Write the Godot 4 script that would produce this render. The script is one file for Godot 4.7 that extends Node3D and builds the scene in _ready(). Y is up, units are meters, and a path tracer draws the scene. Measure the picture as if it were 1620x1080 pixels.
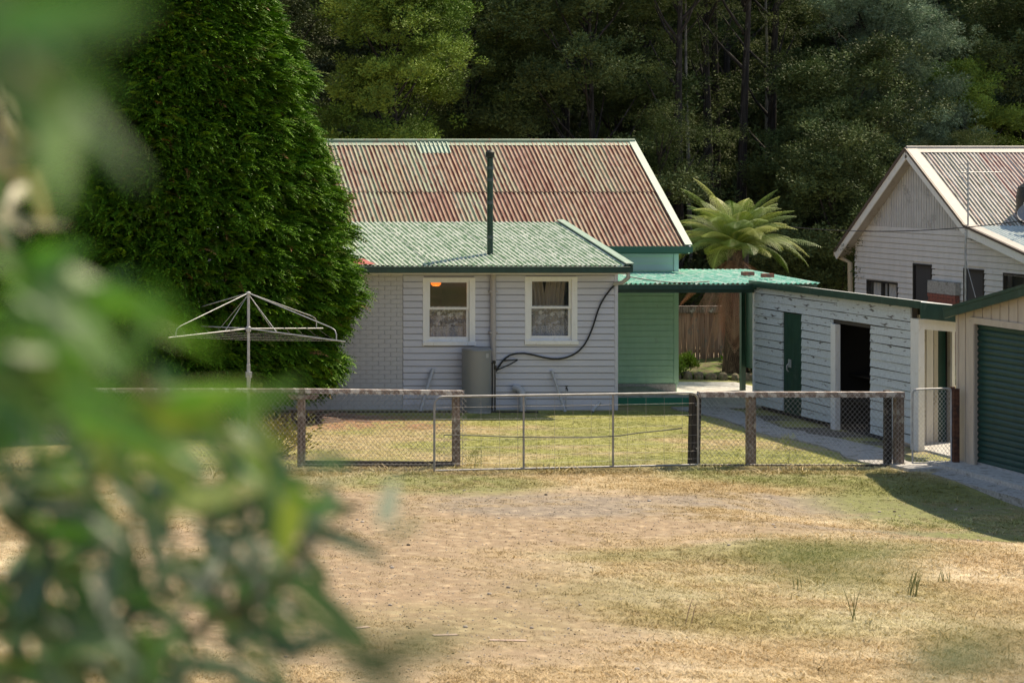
extends Node3D
# A weatherboard cottage with a rusty iron roof behind a wire fence, seen across a dry paddock.
# World: x to the east along the cottage front, y up, z towards the viewer; "depth" D below means -z.

const SUN_TRAVEL := Vector3(-1.82, -2.6, 1.0)
const CAM := Vector3(-15.0, 4.78, 0.0)

var used := {}
var rng := RandomNumberGenerator.new()
var M := {}

# ------------------------------------------------------------------ mesh builder
class MB:
	var v := PackedVector3Array()
	var n := PackedVector3Array()
	var uv := PackedVector2Array()
	var i := PackedInt32Array()
	var off := Vector2.ZERO
	# a, b, c, d run counter-clockwise as seen from outside
	func quad(a: Vector3, b: Vector3, c: Vector3, d: Vector3, ua := Vector2(INF, 0), ub := Vector2.ZERO, uc := Vector2.ZERO, ud := Vector2.ZERO):
		var nn := (b - a).cross(d - a)
		if nn.length_squared() < 1e-14:
			nn = (c - b).cross(d - b)
		nn = nn.normalized()
		var k := v.size()
		v.append(a); v.append(b); v.append(c); v.append(d)
		for q in 4: n.append(nn)
		if ua.x == INF:
			var w := a.distance_to(b)
			var h := a.distance_to(d)
			uv.append(off); uv.append(off + Vector2(w, 0)); uv.append(off + Vector2(w, h)); uv.append(off + Vector2(0, h))
		else:
			uv.append(ua); uv.append(ub); uv.append(uc); uv.append(ud)
		i.append(k); i.append(k + 2); i.append(k + 1); i.append(k); i.append(k + 3); i.append(k + 2)
	func tri(a: Vector3, b: Vector3, c: Vector3):
		var nn := (b - a).cross(c - a).normalized()
		var k := v.size()
		v.append(a); v.append(b); v.append(c)
		for q in 3: n.append(nn)
		uv.append(Vector2(0, 0)); uv.append(Vector2(1, 0)); uv.append(Vector2(0, 1))
		i.append(k); i.append(k + 2); i.append(k + 1)
	# eight corners: 0-3 the lower face, 4-7 the upper one above them, each counter-clockwise seen from above
	func hexa(p: Array):
		quad(p[0], p[1], p[5], p[4])
		quad(p[1], p[2], p[6], p[5])
		quad(p[2], p[3], p[7], p[6])
		quad(p[3], p[0], p[4], p[7])
		quad(p[4], p[5], p[6], p[7])
		quad(p[3], p[2], p[1], p[0])
	func box(c: Vector3, s: Vector3, b := Basis.IDENTITY):
		var h := s / 2.0
		var p := []
		for y in [-h.y, h.y]:
			for q in [[-1, 1], [1, 1], [1, -1], [-1, -1]]:
				p.append(c + b * Vector3(q[0] * h.x, y, q[1] * h.z))
		hexa(p)
	func span(a: Vector3, b: Vector3):
		box((a + b) / 2.0, (b - a).abs())
	# a beam between two points
	func beam(a: Vector3, b: Vector3, w: float, h: float, up := Vector3.UP):
		var z := (b - a).normalized()
		var x := up.cross(z).normalized()
		var y := z.cross(x)
		box((a + b) / 2.0, Vector3(w, h, a.distance_to(b)), Basis(x, y, z))
	func tube(pts: Array, rad: Array, sides := 8, caps := true):
		var side := Vector3.ZERO
		var k0 := v.size()
		var run := 0.0
		for k in pts.size():
			var p: Vector3 = pts[k]
			var t: Vector3 = (pts[min(k + 1, pts.size() - 1)] - pts[max(k - 1, 0)])
			t = t.normalized()
			if k == 0:
				side = t.cross(Vector3.UP if absf(t.y) < 0.9 else Vector3.RIGHT).normalized()
			else:
				side = (side - t * side.dot(t)).normalized()
				run += p.distance_to(pts[k - 1])
			var other := t.cross(side)
			var r: float = rad[min(k, rad.size() - 1)]
			for s in sides + 1:
				var a := TAU * s / sides
				var d := side * cos(a) + other * sin(a)
				v.append(p + d * r)
				n.append(d)
				uv.append(Vector2(float(s) / sides * TAU * r, run) + off)
		for k in pts.size() - 1:
			for s in sides:
				var a := k0 + k * (sides + 1) + s
				var b := a + sides + 1
				i.append(a); i.append(b + 1); i.append(a + 1)
				i.append(a); i.append(b); i.append(b + 1)
		if caps:
			for e in [0, pts.size() - 1]:
				var c := v.size()
				var t: Vector3 = (pts[0] - pts[1]) if e == 0 else (pts[e] - pts[e - 1])
				t = t.normalized()
				v.append(pts[e]); n.append(t); uv.append(off)
				for s in sides + 1:
					var q := k0 + int(e) * (sides + 1) + s
					v.append(v[q]); n.append(t); uv.append(off)
				for s in sides:
					if e == 0:
						i.append(c); i.append(c + 1 + s); i.append(c + 2 + s)
					else:
						i.append(c); i.append(c + 2 + s); i.append(c + 1 + s)
	func rod(a: Vector3, b: Vector3, r: float, sides := 8):
		tube([a, b], [r, r], sides)
	# a profile of (radius, height) pairs turned about the vertical through c
	func lathe(c: Vector3, prof: Array, sides := 24):
		for k in prof.size() - 1:
			var a: Vector2 = prof[k]
			var b: Vector2 = prof[k + 1]
			var nr := Vector2(b.y - a.y, a.x - b.x).normalized()
			var k0 := v.size()
			for s in sides + 1:
				var t := TAU * s / sides
				var d := Vector3(cos(t), 0, sin(t))
				for q in [a, b]:
					v.append(c + d * q.x + Vector3(0, q.y, 0))
					n.append(d * nr.x + Vector3(0, nr.y, 0))
					uv.append(Vector2(t, q.y))
			for s in sides:
				var q := k0 + s * 2
				i.append(q); i.append(q + 3); i.append(q + 1)
				i.append(q); i.append(q + 2); i.append(q + 3)
	func mesh() -> ArrayMesh:
		var a := []
		a.resize(Mesh.ARRAY_MAX)
		a[Mesh.ARRAY_VERTEX] = v
		a[Mesh.ARRAY_NORMAL] = n
		a[Mesh.ARRAY_TEX_UV] = uv
		a[Mesh.ARRAY_INDEX] = i
		var m := ArrayMesh.new()
		m.add_surface_from_arrays(Mesh.PRIMITIVE_TRIANGLES, a)
		return m

# ------------------------------------------------------------------ scene helpers
func numbered(called: String) -> String:
	if not used.has(called):
		used[called] = 0
		return called
	used[called] += 1
	return "%s_%03d" % [called, used[called]]

func tag(o: Node, label: String, category: String, group := "") -> Node:
	o.set_meta("label", label)
	o.set_meta("category", category)
	if group != "": o.set_meta("group", group)
	return o

func thing(called: String, label: String, category: String, at := Vector3.ZERO, group := "") -> Node3D:
	var o := Node3D.new()
	o.name = numbered(called)
	add_child(o)
	o.position = at
	tag(o, label, category, group)
	return o

func put(called: String, mesh: Mesh, mat: Material, parent: Node = null) -> MeshInstance3D:
	var o := MeshInstance3D.new()
	o.mesh = mesh
	o.material_override = mat
	if parent == null:
		o.name = numbered(called)
		add_child(o)
	else:
		o.name = called
		parent.add_child(o, true)
	return o

func part(called: String, b: MB, mat: Material, parent: Node) -> MeshInstance3D:
	return put(called, b.mesh(), mat, parent)

func setting(called: String, b: MB, mat: Material) -> MeshInstance3D:
	var o := put(called, b.mesh(), mat)
	o.set_meta("kind", "structure")
	return o

func P(x: float, y: float, d: float) -> Vector3:
	return Vector3(x, y, -d)

func many(called: String, mesh: Mesh, mat: Material, tr: Array, cols: PackedColorArray, parent: Node = null) -> MultiMeshInstance3D:
	var mm := MultiMesh.new()
	mm.transform_format = MultiMesh.TRANSFORM_3D
	mm.use_colors = cols.size() > 0
	mm.mesh = mesh
	mm.instance_count = tr.size()
	for k in tr.size():
		mm.set_instance_transform(k, tr[k])
		if cols.size() > 0: mm.set_instance_color(k, cols[k])
	var o := MultiMeshInstance3D.new()
	o.multimesh = mm
	o.material_override = mat
	if parent == null:
		o.name = numbered(called)
		add_child(o)
	else:
		o.name = called
		parent.add_child(o, true)
	o.set_meta("kind", "stuff")
	return o

# ------------------------------------------------------------------ colours, textures, materials
func lin(r: float, g: float, b: float) -> Color:
	return Color(r, g, b).linear_to_srgb()

func mat(c: Color, rough := 0.8, metal := 0.0) -> StandardMaterial3D:
	var m := StandardMaterial3D.new()
	m.albedo_color = c
	m.roughness = rough
	m.metallic = metal
	return m

func noise_bytes(w: int, h: int, sw: int, sh: int, freq: float, sd: int, oct := 4, type := FastNoiseLite.TYPE_SIMPLEX_SMOOTH) -> PackedByteArray:
	var f := FastNoiseLite.new()
	f.noise_type = type
	f.seed = sd
	f.frequency = freq
	f.fractal_octaves = oct
	var im := f.get_seamless_image(sw, sh)
	im.convert(Image.FORMAT_L8)
	if sw != w or sh != h: im.resize(w, h, Image.INTERPOLATE_CUBIC)
	return im.get_data()

func rgb_tex(w: int, h: int, cols: PackedByteArray) -> ImageTexture:
	return ImageTexture.create_from_image(Image.create_from_data(w, h, false, Image.FORMAT_RGB8, cols))

func set3(b: PackedByteArray, k: int, c: Color):
	var s := c.linear_to_srgb()
	b[k * 3] = clampi(int(s.r * 255.0), 0, 255)
	b[k * 3 + 1] = clampi(int(s.g * 255.0), 0, 255)
	b[k * 3 + 2] = clampi(int(s.b * 255.0), 0, 255)

func lc(a: Array) -> Color:
	return Color(a[0], a[1], a[2])

# grain between two colours, with blotches of a third
func grain_tex(w: int, h: int, sw: int, sh: int, freq: float, sd: int, a: Color, b: Color, c: Color, cut := 0.7) -> ImageTexture:
	var n1 := noise_bytes(w, h, sw, sh, freq, sd)
	var n2 := noise_bytes(w, h, w, h, 0.012, sd + 7, 5)
	var n3 := noise_bytes(w, h, w, h, 0.11, sd + 9, 2)
	var out := PackedByteArray()
	out.resize(w * h * 3)
	for k in w * h:
		var t := clampf((n1[k] / 255.0 - 0.25) * 2.0, 0, 1)
		var q := a.lerp(b, t)
		q = q.lerp(c, smoothstep(cut, cut + 0.1, n2[k] / 255.0 * 0.75 + n3[k] / 255.0 * 0.25))
		set3(out, k, q)
	return rgb_tex(w, h, out)

func height_tex(w: int, sw: int, sh: int, freq: float, sd: int) -> ImageTexture:
	var n1 := noise_bytes(w, w, sw, sh, freq, sd)
	return ImageTexture.create_from_image(Image.create_from_data(w, w, false, Image.FORMAT_L8, n1))

func with_tex(m: StandardMaterial3D, t: Texture2D, scale := Vector3.ONE, tri := false) -> StandardMaterial3D:
	m.albedo_texture = t
	m.uv1_scale = scale
	m.uv1_triplanar = tri
	return m

# one iron sheet across u (eight corrugations) and its length along v: crests paler than the pans, another colour in worn patches
func iron_tex(sd: int, crest: Color, pan: Color, worn: Color, crest_bias: float, worn_cut: float, lichen: float, other := Color.BLACK, share := 0.0) -> ImageTexture:
	var w := 512
	var h := 512
	var streak := noise_bytes(w, h, 512, 48, 0.03, sd, 4)
	var long := noise_bytes(w, h, 512, 20, 0.022, sd + 4, 3)
	var blotch := noise_bytes(w, h, 512, 512, 0.008, sd + 1, 5)
	var speck := noise_bytes(w, h, 512, 512, 0.07, sd + 2, 3)
	var out := PackedByteArray()
	out.resize(w * h * 3)
	for y in h:
		for x in w:
			var k := y * w + x
			var ph := 0.5 + 0.5 * cos(TAU * 8.0 * x / w)
			var s := streak[k] / 255.0
			var b := blotch[k] / 255.0
			var f := speck[k] / 255.0
			var c := pan.lerp(crest, smoothstep(0.25, 0.75, ph * 0.8 + (s - 0.5) * 0.7 + (b - 0.5) * 0.5 + crest_bias - 0.05))
			c = c.lerp(other * (0.5 + 0.5 * ph), share * smoothstep(0.46, 0.58, long[k] / 255.0 * 0.75 + b * 0.25))
			c = c.lerp(worn, smoothstep(worn_cut, worn_cut + 0.12, b * 0.6 + f * 0.25 + s * 0.15))
			c = c.lerp(Color(0.66, 0.66, 0.6), lichen * smoothstep(0.56, 0.66, f * 0.6 + b * 0.4))
			c = c * (0.9 + 0.2 * f)
			set3(out, k, c)
	return rgb_tex(w, h, out)

# one painted board: v runs across its width; paint lost along the edges and in flakes
func peel_tex(sd: int, paint: Color, wood: Color, loss: float) -> ImageTexture:
	var w := 1024
	var h := 128
	var big := noise_bytes(w, h, 512, 128, 0.012, sd, 5)
	var fine := noise_bytes(w, h, 256, 128, 0.06, sd + 3, 4)
	var dirt := noise_bytes(w, h, 512, 32, 0.05, sd + 5, 3)
	var out := PackedByteArray()
	out.resize(w * h * 3)
	for y in h:
		var e := absf(y / float(h) - 0.5) * 2.0
		for x in w:
			var k := y * w + x
			var g := fine[k] / 255.0
			var q := big[k] / 255.0 * 0.78 + g * 0.22 + loss
			var c := paint * (0.88 + 0.2 * dirt[k] / 255.0)
			c = c.lerp(Color(0.3, 0.3, 0.29), smoothstep(0.66, 0.69, q) * 0.6)
			c = c.lerp(wood * (0.5 + g), smoothstep(0.7, 0.725, q))
			set3(out, k, c)
	return rgb_tex(w, h, out)

func leaf_mat(back: Color, rough := 0.5) -> StandardMaterial3D:
	var m := mat(Color.WHITE, rough)
	m.vertex_color_use_as_albedo = true
	m.metallic_specular = 0.2
	m.backlight_enabled = true
	m.backlight = back
	m.cull_mode = BaseMaterial3D.CULL_DISABLED
	return m

func make_materials():
	M.vinyl = with_tex(mat(Color.WHITE, 0.45), grain_tex(256, 256, 64, 256, 0.02, 11, Color(0.53, 0.535, 0.585), Color(0.56, 0.565, 0.615), Color(0.5, 0.5, 0.54), 0.74), Vector3(0.7, 0.7, 0.7), true)
	M.brick_paint = with_tex(mat(Color.WHITE, 0.7), grain_tex(256, 256, 256, 256, 0.06, 12, Color(0.47, 0.47, 0.48), Color(0.51, 0.51, 0.52), Color(0.43, 0.425, 0.425), 0.74), Vector3(1.3, 1.3, 1.3), true)
	M.mortar = mat(lin(0.36, 0.355, 0.37), 0.9)
	M.white = with_tex(mat(Color.WHITE, 0.5), grain_tex(256, 256, 256, 48, 0.03, 13, Color(0.76, 0.76, 0.74), Color(0.8, 0.8, 0.79), Color(0.66, 0.63, 0.58), 0.76), Vector3(1.5, 1.5, 1.5), true)
	M.dark_green = with_tex(mat(Color.WHITE, 0.4), grain_tex(256, 256, 256, 64, 0.03, 14, Color(0.011, 0.042, 0.028), Color(0.016, 0.056, 0.038), Color(0.035, 0.07, 0.055), 0.72), Vector3(0.8, 0.8, 0.8), true)
	M.teal_paint = mat(lin(0.02, 0.19, 0.11), 0.55)
	M.mint = with_tex(mat(Color.WHITE, 0.6), grain_tex(256, 256, 256, 64, 0.03, 15, Color(0.46, 0.74, 0.5), Color(0.5, 0.78, 0.54), Color(0.42, 0.64, 0.45), 0.76), Vector3(0.7, 0.7, 0.7), true)
	M.pale_green = with_tex(mat(Color.WHITE, 0.5), grain_tex(256, 256, 256, 256, 0.04, 306, Color(0.24, 0.35, 0.275), Color(0.29, 0.4, 0.32), Color(0.4, 0.43, 0.39), 0.66), Vector3(0.6, 0.6, 0.6), true)
	M.pale_blue = mat(lin(0.44, 0.6, 0.58), 0.6)
	M.rust = []
	var rust_green := Color(0.33, 0.41, 0.25)
	M.rust.append(iron_tex(21, Color(0.44, 0.31, 0.19), Color(0.165, 0.048, 0.026), Color(0.25, 0.08, 0.05), -0.02, 0.62, 0.15, rust_green, 0.3))
	M.rust.append(iron_tex(31, Color(0.42, 0.32, 0.19), Color(0.16, 0.052, 0.028), Color(0.23, 0.085, 0.055), -0.02, 0.63, 0.15, rust_green, 0.55))
	M.rust.append(iron_tex(41, Color(0.4, 0.32, 0.21), Color(0.155, 0.056, 0.034), Color(0.23, 0.085, 0.055), 0.0, 0.63, 0.2, rust_green, 0.85))
	M.rust.append(iron_tex(51, Color(0.42, 0.285, 0.175), Color(0.155, 0.042, 0.024), Color(0.22, 0.065, 0.042), -0.06, 0.6, 0.12, rust_green, 0.12))
	for k in 4: M.rust[k] = with_tex(mat(Color.WHITE, 0.75, 0.0), M.rust[k])
	M.new_green = with_tex(mat(Color.WHITE, 0.5), iron_tex(61, Color(0.2, 0.31, 0.21), Color(0.13, 0.22, 0.15), Color(0.3, 0.3, 0.22), 0.1, 0.75, 0.1))
	M.lichen_roof = []
	for k in 3:
		M.lichen_roof.append(with_tex(mat(Color.WHITE, 0.7), iron_tex(71 + k * 5, Color(0.46, 0.52, 0.44), Color(0.11, 0.21, 0.11), Color(0.2, 0.33, 0.17), 0.0, 0.62, 0.85)))
	M.teal_roof = with_tex(mat(Color.WHITE, 0.55), iron_tex(91, Color(0.3, 0.62, 0.5), Color(0.06, 0.36, 0.25), Color(0.5, 0.66, 0.58), 0.02, 0.58, 0.8))
	M.red_iron = mat(lin(0.4, 0.09, 0.07), 0.6)
	M.neigh_white_iron = with_tex(mat(Color.WHITE, 0.65), iron_tex(101, Color(0.6, 0.57, 0.5), Color(0.17, 0.17, 0.13), Color(0.4, 0.28, 0.22), 0.03, 0.72, 0.3, Color(0.5, 0.3, 0.26), 0.5))
	M.neigh_red_iron = with_tex(mat(Color.WHITE, 0.7), iron_tex(111, Color(0.58, 0.48, 0.42), Color(0.2, 0.065, 0.055), Color(0.28, 0.11, 0.09), 0.0, 0.68, 0.2, Color(0.52, 0.5, 0.43), 0.6))
	M.neigh_board = with_tex(mat(Color.WHITE, 0.6), grain_tex(256, 256, 256, 64, 0.03, 16, Color(0.61, 0.6, 0.59), Color(0.66, 0.65, 0.64), Color(0.55, 0.53, 0.51), 0.76), Vector3(0.5, 0.5, 0.5), true)
	M.gable_board = with_tex(mat(Color.WHITE, 0.7), grain_tex(256, 256, 256, 256, 0.02, 17, Color(0.48, 0.475, 0.47), Color(0.57, 0.565, 0.56), Color(0.36, 0.35, 0.345), 0.68), Vector3(0.4, 0.4, 0.4), true)
	M.peel = []
	for k in 3:
		M.peel.append(with_tex(mat(Color.WHITE, 0.75), peel_tex(121 + k * 11, Color(0.55, 0.6, 0.62), Color(0.1, 0.095, 0.09), [-0.2, -0.09, -0.01][k])))
	M.wood_dark = mat(lin(0.06, 0.052, 0.045), 0.9)
	M.post = with_tex(mat(Color.WHITE, 0.9), grain_tex(256, 256, 256, 24, 0.05, 18, Color(0.085, 0.062, 0.048), Color(0.24, 0.185, 0.15), Color(0.36, 0.34, 0.29), 0.62), Vector3(2.2, 1.2, 1))
	M.old_post = with_tex(mat(Color.WHITE, 0.9), grain_tex(256, 256, 256, 24, 0.05, 19, Color(0.018, 0.016, 0.014), Color(0.05, 0.042, 0.036), Color(0.2, 0.17, 0.14), 0.72), Vector3(2.2, 1.2, 1))
	M.paling = []
	for k in 3:
		M.paling.append(with_tex(mat(Color.WHITE, 0.85), grain_tex(128, 256, 128, 16, 0.06, 190 + k, Color(0.2, 0.12, 0.085), Color(0.4, 0.25, 0.18) * [0.8, 1.0, 1.15][k], Color(0.22, 0.18, 0.15), 0.66), Vector3(3, 0.7, 1)))
	M.galv = mat(lin(0.5, 0.51, 0.52), 0.5, 0.4)
	M.galv.albedo_texture = grain_tex(128, 128, 128, 128, 0.06, 23, Color(0.8, 0.8, 0.8), Color(1, 1, 1), Color(0.5, 0.42, 0.36), 0.66)
	M.dull_tube = mat(lin(0.32, 0.32, 0.32), 0.5, 0.5)
	M.dull_tube.albedo_texture = M.galv.albedo_texture
	M.wire = mat(lin(0.38, 0.365, 0.35), 0.5, 0.5)
	M.rusty_steel = with_tex(mat(Color.WHITE, 0.85), grain_tex(128, 128, 128, 128, 0.05, 24, Color(0.06, 0.025, 0.014), Color(0.12, 0.05, 0.028), Color(0.04, 0.022, 0.016), 0.6), Vector3(2, 2, 2), true)
	M.black = mat(lin(0.012, 0.012, 0.012), 0.45)
	M.heater = mat(lin(0.24, 0.245, 0.24), 0.42)
	M.pipe_grey = mat(lin(0.42, 0.43, 0.45), 0.5)
	M.beige = with_tex(mat(Color.WHITE, 0.5), grain_tex(256, 256, 256, 64, 0.03, 25, Color(0.49, 0.43, 0.36), Color(0.53, 0.47, 0.395), Color(0.44, 0.38, 0.32), 0.78), Vector3(0.7, 0.7, 0.7), true)
	M.roller = with_tex(mat(Color.WHITE, 0.42), grain_tex(256, 256, 256, 64, 0.03, 26, Color(0.012, 0.052, 0.042), Color(0.016, 0.064, 0.052), Color(0.03, 0.065, 0.05), 0.74), Vector3(0.7, 0.7, 0.7), true)
	M.concrete = with_tex(mat(Color.WHITE, 0.9), grain_tex(512, 512, 512, 512, 0.05, 27, Color(0.4, 0.39, 0.37), Color(0.52, 0.51, 0.48), Color(0.3, 0.28, 0.25), 0.62), Vector3(0.6, 0.6, 0.6), true)
	M.concrete.heightmap_enabled = false
	M.old_concrete = with_tex(mat(Color.WHITE, 0.95), grain_tex(512, 512, 512, 512, 0.06, 28, Color(0.3, 0.29, 0.275), Color(0.42, 0.41, 0.385), Color(0.19, 0.18, 0.15), 0.62), Vector3(0.5, 0.5, 0.5), true)
	M.red_brick = with_tex(mat(Color.WHITE, 0.9), grain_tex(128, 128, 128, 128, 0.06, 29, Color(0.22, 0.075, 0.055), Color(0.3, 0.11, 0.08), Color(0.15, 0.08, 0.07), 0.64), Vector3(4, 4, 4), true)
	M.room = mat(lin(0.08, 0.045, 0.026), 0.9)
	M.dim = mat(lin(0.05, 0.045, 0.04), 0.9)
	M.bark = with_tex(mat(Color.WHITE, 0.95), grain_tex(256, 256, 256, 32, 0.05, 30, Color(0.012, 0.01, 0.009), Color(0.045, 0.038, 0.032), Color(0.1, 0.095, 0.085), 0.68), Vector3(1.5, 0.6, 1))
	M.pale_bark = with_tex(mat(Color.WHITE, 0.9), grain_tex(256, 256, 256, 32, 0.05, 36, Color(0.14, 0.13, 0.115), Color(0.3, 0.29, 0.265), Color(0.08, 0.07, 0.06), 0.62), Vector3(1.5, 0.6, 1))
	M.fern_trunk = with_tex(mat(Color.WHITE, 0.95), grain_tex(256, 256, 256, 48, 0.06, 32, Color(0.025, 0.015, 0.01), Color(0.1, 0.06, 0.04), Color(0.14, 0.09, 0.06), 0.6), Vector3(2, 1, 1))
	M.glass = mat(Color(0.6, 0.65, 0.65, 0.05), 0.02)
	M.glass.transparency = BaseMaterial3D.TRANSPARENCY_ALPHA
	M.glass.metallic_specular = 0.6
	M.dark_frame = mat(lin(0.03, 0.026, 0.024), 0.5)

func make_environment():
	var cam := Camera3D.new()
	cam.name = "camera"
	var at := CameraAttributesPhysical.new()
	at.frustum_focal_length = 71.0
	at.frustum_near = 0.1
	at.frustum_far = 900.0
	at.frustum_focus_distance = 37.0
	at.exposure_aperture = 3.2
	cam.attributes = at
	add_child(cam)
	cam.position = CAM
	cam.projection = Camera3D.PROJECTION_FRUSTUM
	cam.near = 0.1
	cam.far = 900.0
	cam.size = 1080.0 / 3200.0 * 0.1
	cam.frustum_offset = Vector2(1110.0, -280.0) / 3200.0 * 0.1
	cam.current = true
	var e := Environment.new()
	e.background_mode = Environment.BG_SKY
	var sky := Sky.new()
	var sm := ProceduralSkyMaterial.new()
	sm.sky_top_color = Color(0.56, 0.65, 0.78)
	sm.sky_horizon_color = Color(0.84, 0.86, 0.88)
	sm.sky_curve = 0.18
	sm.ground_bottom_color = Color(0.2, 0.19, 0.16)
	sm.ground_horizon_color = Color(0.5, 0.5, 0.48)
	sm.sky_energy_multiplier = 1.0
	sky.sky_material = sm
	e.sky = sky
	e.background_energy_multiplier = 0.68
	e.tonemap_mode = Environment.TONE_MAPPER_LINEAR
	e.tonemap_exposure = 1.5
	e.sdfgi_enabled = true
	e.ssao_enabled = true
	e.ssil_enabled = true
	var we := WorldEnvironment.new()
	we.name = "world_environment"
	we.environment = e
	add_child(we)
	var sun := DirectionalLight3D.new()
	sun.name = "sun"
	add_child(sun)
	sun.basis = Basis.looking_at(SUN_TRAVEL.normalized())
	sun.light_energy = 1.6
	sun.light_color = Color(1.0, 0.93, 0.82)
	sun.light_angular_distance = 0.5
	sun.shadow_enabled = true

# ------------------------------------------------------------------ ground
var g1 := FastNoiseLite.new()
var g2 := FastNoiseLite.new()
var g3 := FastNoiseLite.new()

func bump(x: float, d: float, cx: float, cd: float, rx: float, rd: float) -> float:
	var q := Vector2((x - cx) / rx, (d - cd) / rd).length()
	return 1.0 - smoothstep(0.45, 1.0, q)

func ground_h(x: float, d: float) -> float:
	var h := g1.get_noise_2d(x * 6.0, d * 6.0) * 0.025
	h += -0.14 * bump(x, d, 0.6, 28.0, 3.2, 3.4)
	h += 0.1 * bump(x, d, -1.4, 24.8, 3.5, 1.6)
	return h if d < 33.0 else lerpf(h, 0.0, clampf((d - 33.0) / 1.0, 0, 1)) * 1.0

# (colour, how much grass grows)
func ground_look(x: float, d: float) -> Array:
	var a := g1.get_noise_2d(x * 9.0, d * 14.0) * 0.5 + 0.5
	var b := g2.get_noise_2d(x * 22.0, d * 40.0) * 0.5 + 0.5
	var c := g3.get_noise_2d(x * 70.0, d * 90.0) * 0.5 + 0.5
	var straw := Color(0.545, 0.42, 0.245)
	var pale := Color(0.65, 0.545, 0.37)
	var gold := Color(0.44, 0.33, 0.16)
	var dirt := Color(0.36, 0.265, 0.165)
	var gravel := Color(0.285, 0.235, 0.18)
	var green := Color(0.2, 0.225, 0.06)
	var col: Color
	var grass := 1.0
	if d > 31.9:
		var dry := smoothstep(0.45, 0.7, a * 0.5 + b * 0.5 + 0.16 * smoothstep(-3.0, -6.5, x))
		col = Color(0.38, 0.38, 0.12).lerp(green, smoothstep(0.38, 0.62, b) * 0.75).lerp(straw, dry * 0.75)
		var litter := bump(x, d, -5.0, 37.5, 2.6, 1.5)
		col = col.lerp(Color(0.36, 0.2, 0.11), litter * smoothstep(0.35, 0.55, c * 0.6 + b * 0.4))
		grass = 1.0 - litter * 0.7
		var bare := bump(x, d, 2.9, 36.4, 1.0, 4.4)
		col = col.lerp(Color(0.14, 0.125, 0.11), bare * smoothstep(0.35, 0.5, b))
		grass *= 1.0 - bare * 0.8
	else:
		col = straw.lerp(pale, smoothstep(0.4, 0.7, b))
		col = col.lerp(gold, smoothstep(0.5, 0.75, a) * 0.7)
		var bareness := maxf(bump(x, d, -6.2, 27.4, 5.4, 3.6), bump(x, d, -8.9, 23.0, 4.0, 6.0)) * 1.12
		bareness = maxf(bareness, bump(x, d, -0.8, 28.9, 4.6, 1.25))
		bareness = maxf(bareness, maxf(bump(x, d, -2.0, 26.6, 4.6, 1.0), bump(x, d, 0.2, 25.6, 2.6, 0.8)))
		bareness = clampf(bareness * 1.2 - 0.3 + (b - 0.5) * 2.2 + (c - 0.5) * 1.4, 0, 1) * smoothstep(0.0, 0.2, bareness)
		var stony := maxf(bump(x, d, -4.6, 28.4, 2.4, 1.3), bump(x, d, 0.0, 28.4, 4.4, 2.4))
		col = col.lerp(dirt.lerp(gravel, clampf(stony * 1.2, 0, 1)).lerp(pale, smoothstep(0.55, 0.75, c) * 0.3), bareness)
		grass = 1.0 - bareness * 0.8
		var lush := maxf(bump(x, d, -5.6, 30.4, 2.2, 1.5), bump(x, d, 0.2, 31.2, 2.8, 1.3))
		lush = maxf(lush, maxf(bump(x, d, -3.4, 24.6, 3.4, 0.9) * 0.6, bump(x, d, -4.6, 22.2, 3.4, 2.8) * 0.45))
		lush = maxf(lush, maxf(bump(x, d, 1.4, 28.0, 2.6, 4.2) * 1.2, bump(x, d, -8.5, 21.0, 2.0, 1.4) * 0.3))
		lush = maxf(lush, smoothstep(30.6, 32.0, d) * 0.6)
		col = col.lerp(green, clampf(lush * smoothstep(0.3, 0.65, a * 0.4 + b * 0.3 + c * 0.3 + 0.05), 0, 1) * 0.85)
	col = col * (0.82 + 0.36 * c) * (0.86 + 0.28 * b)
	return [col, grass]

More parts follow.
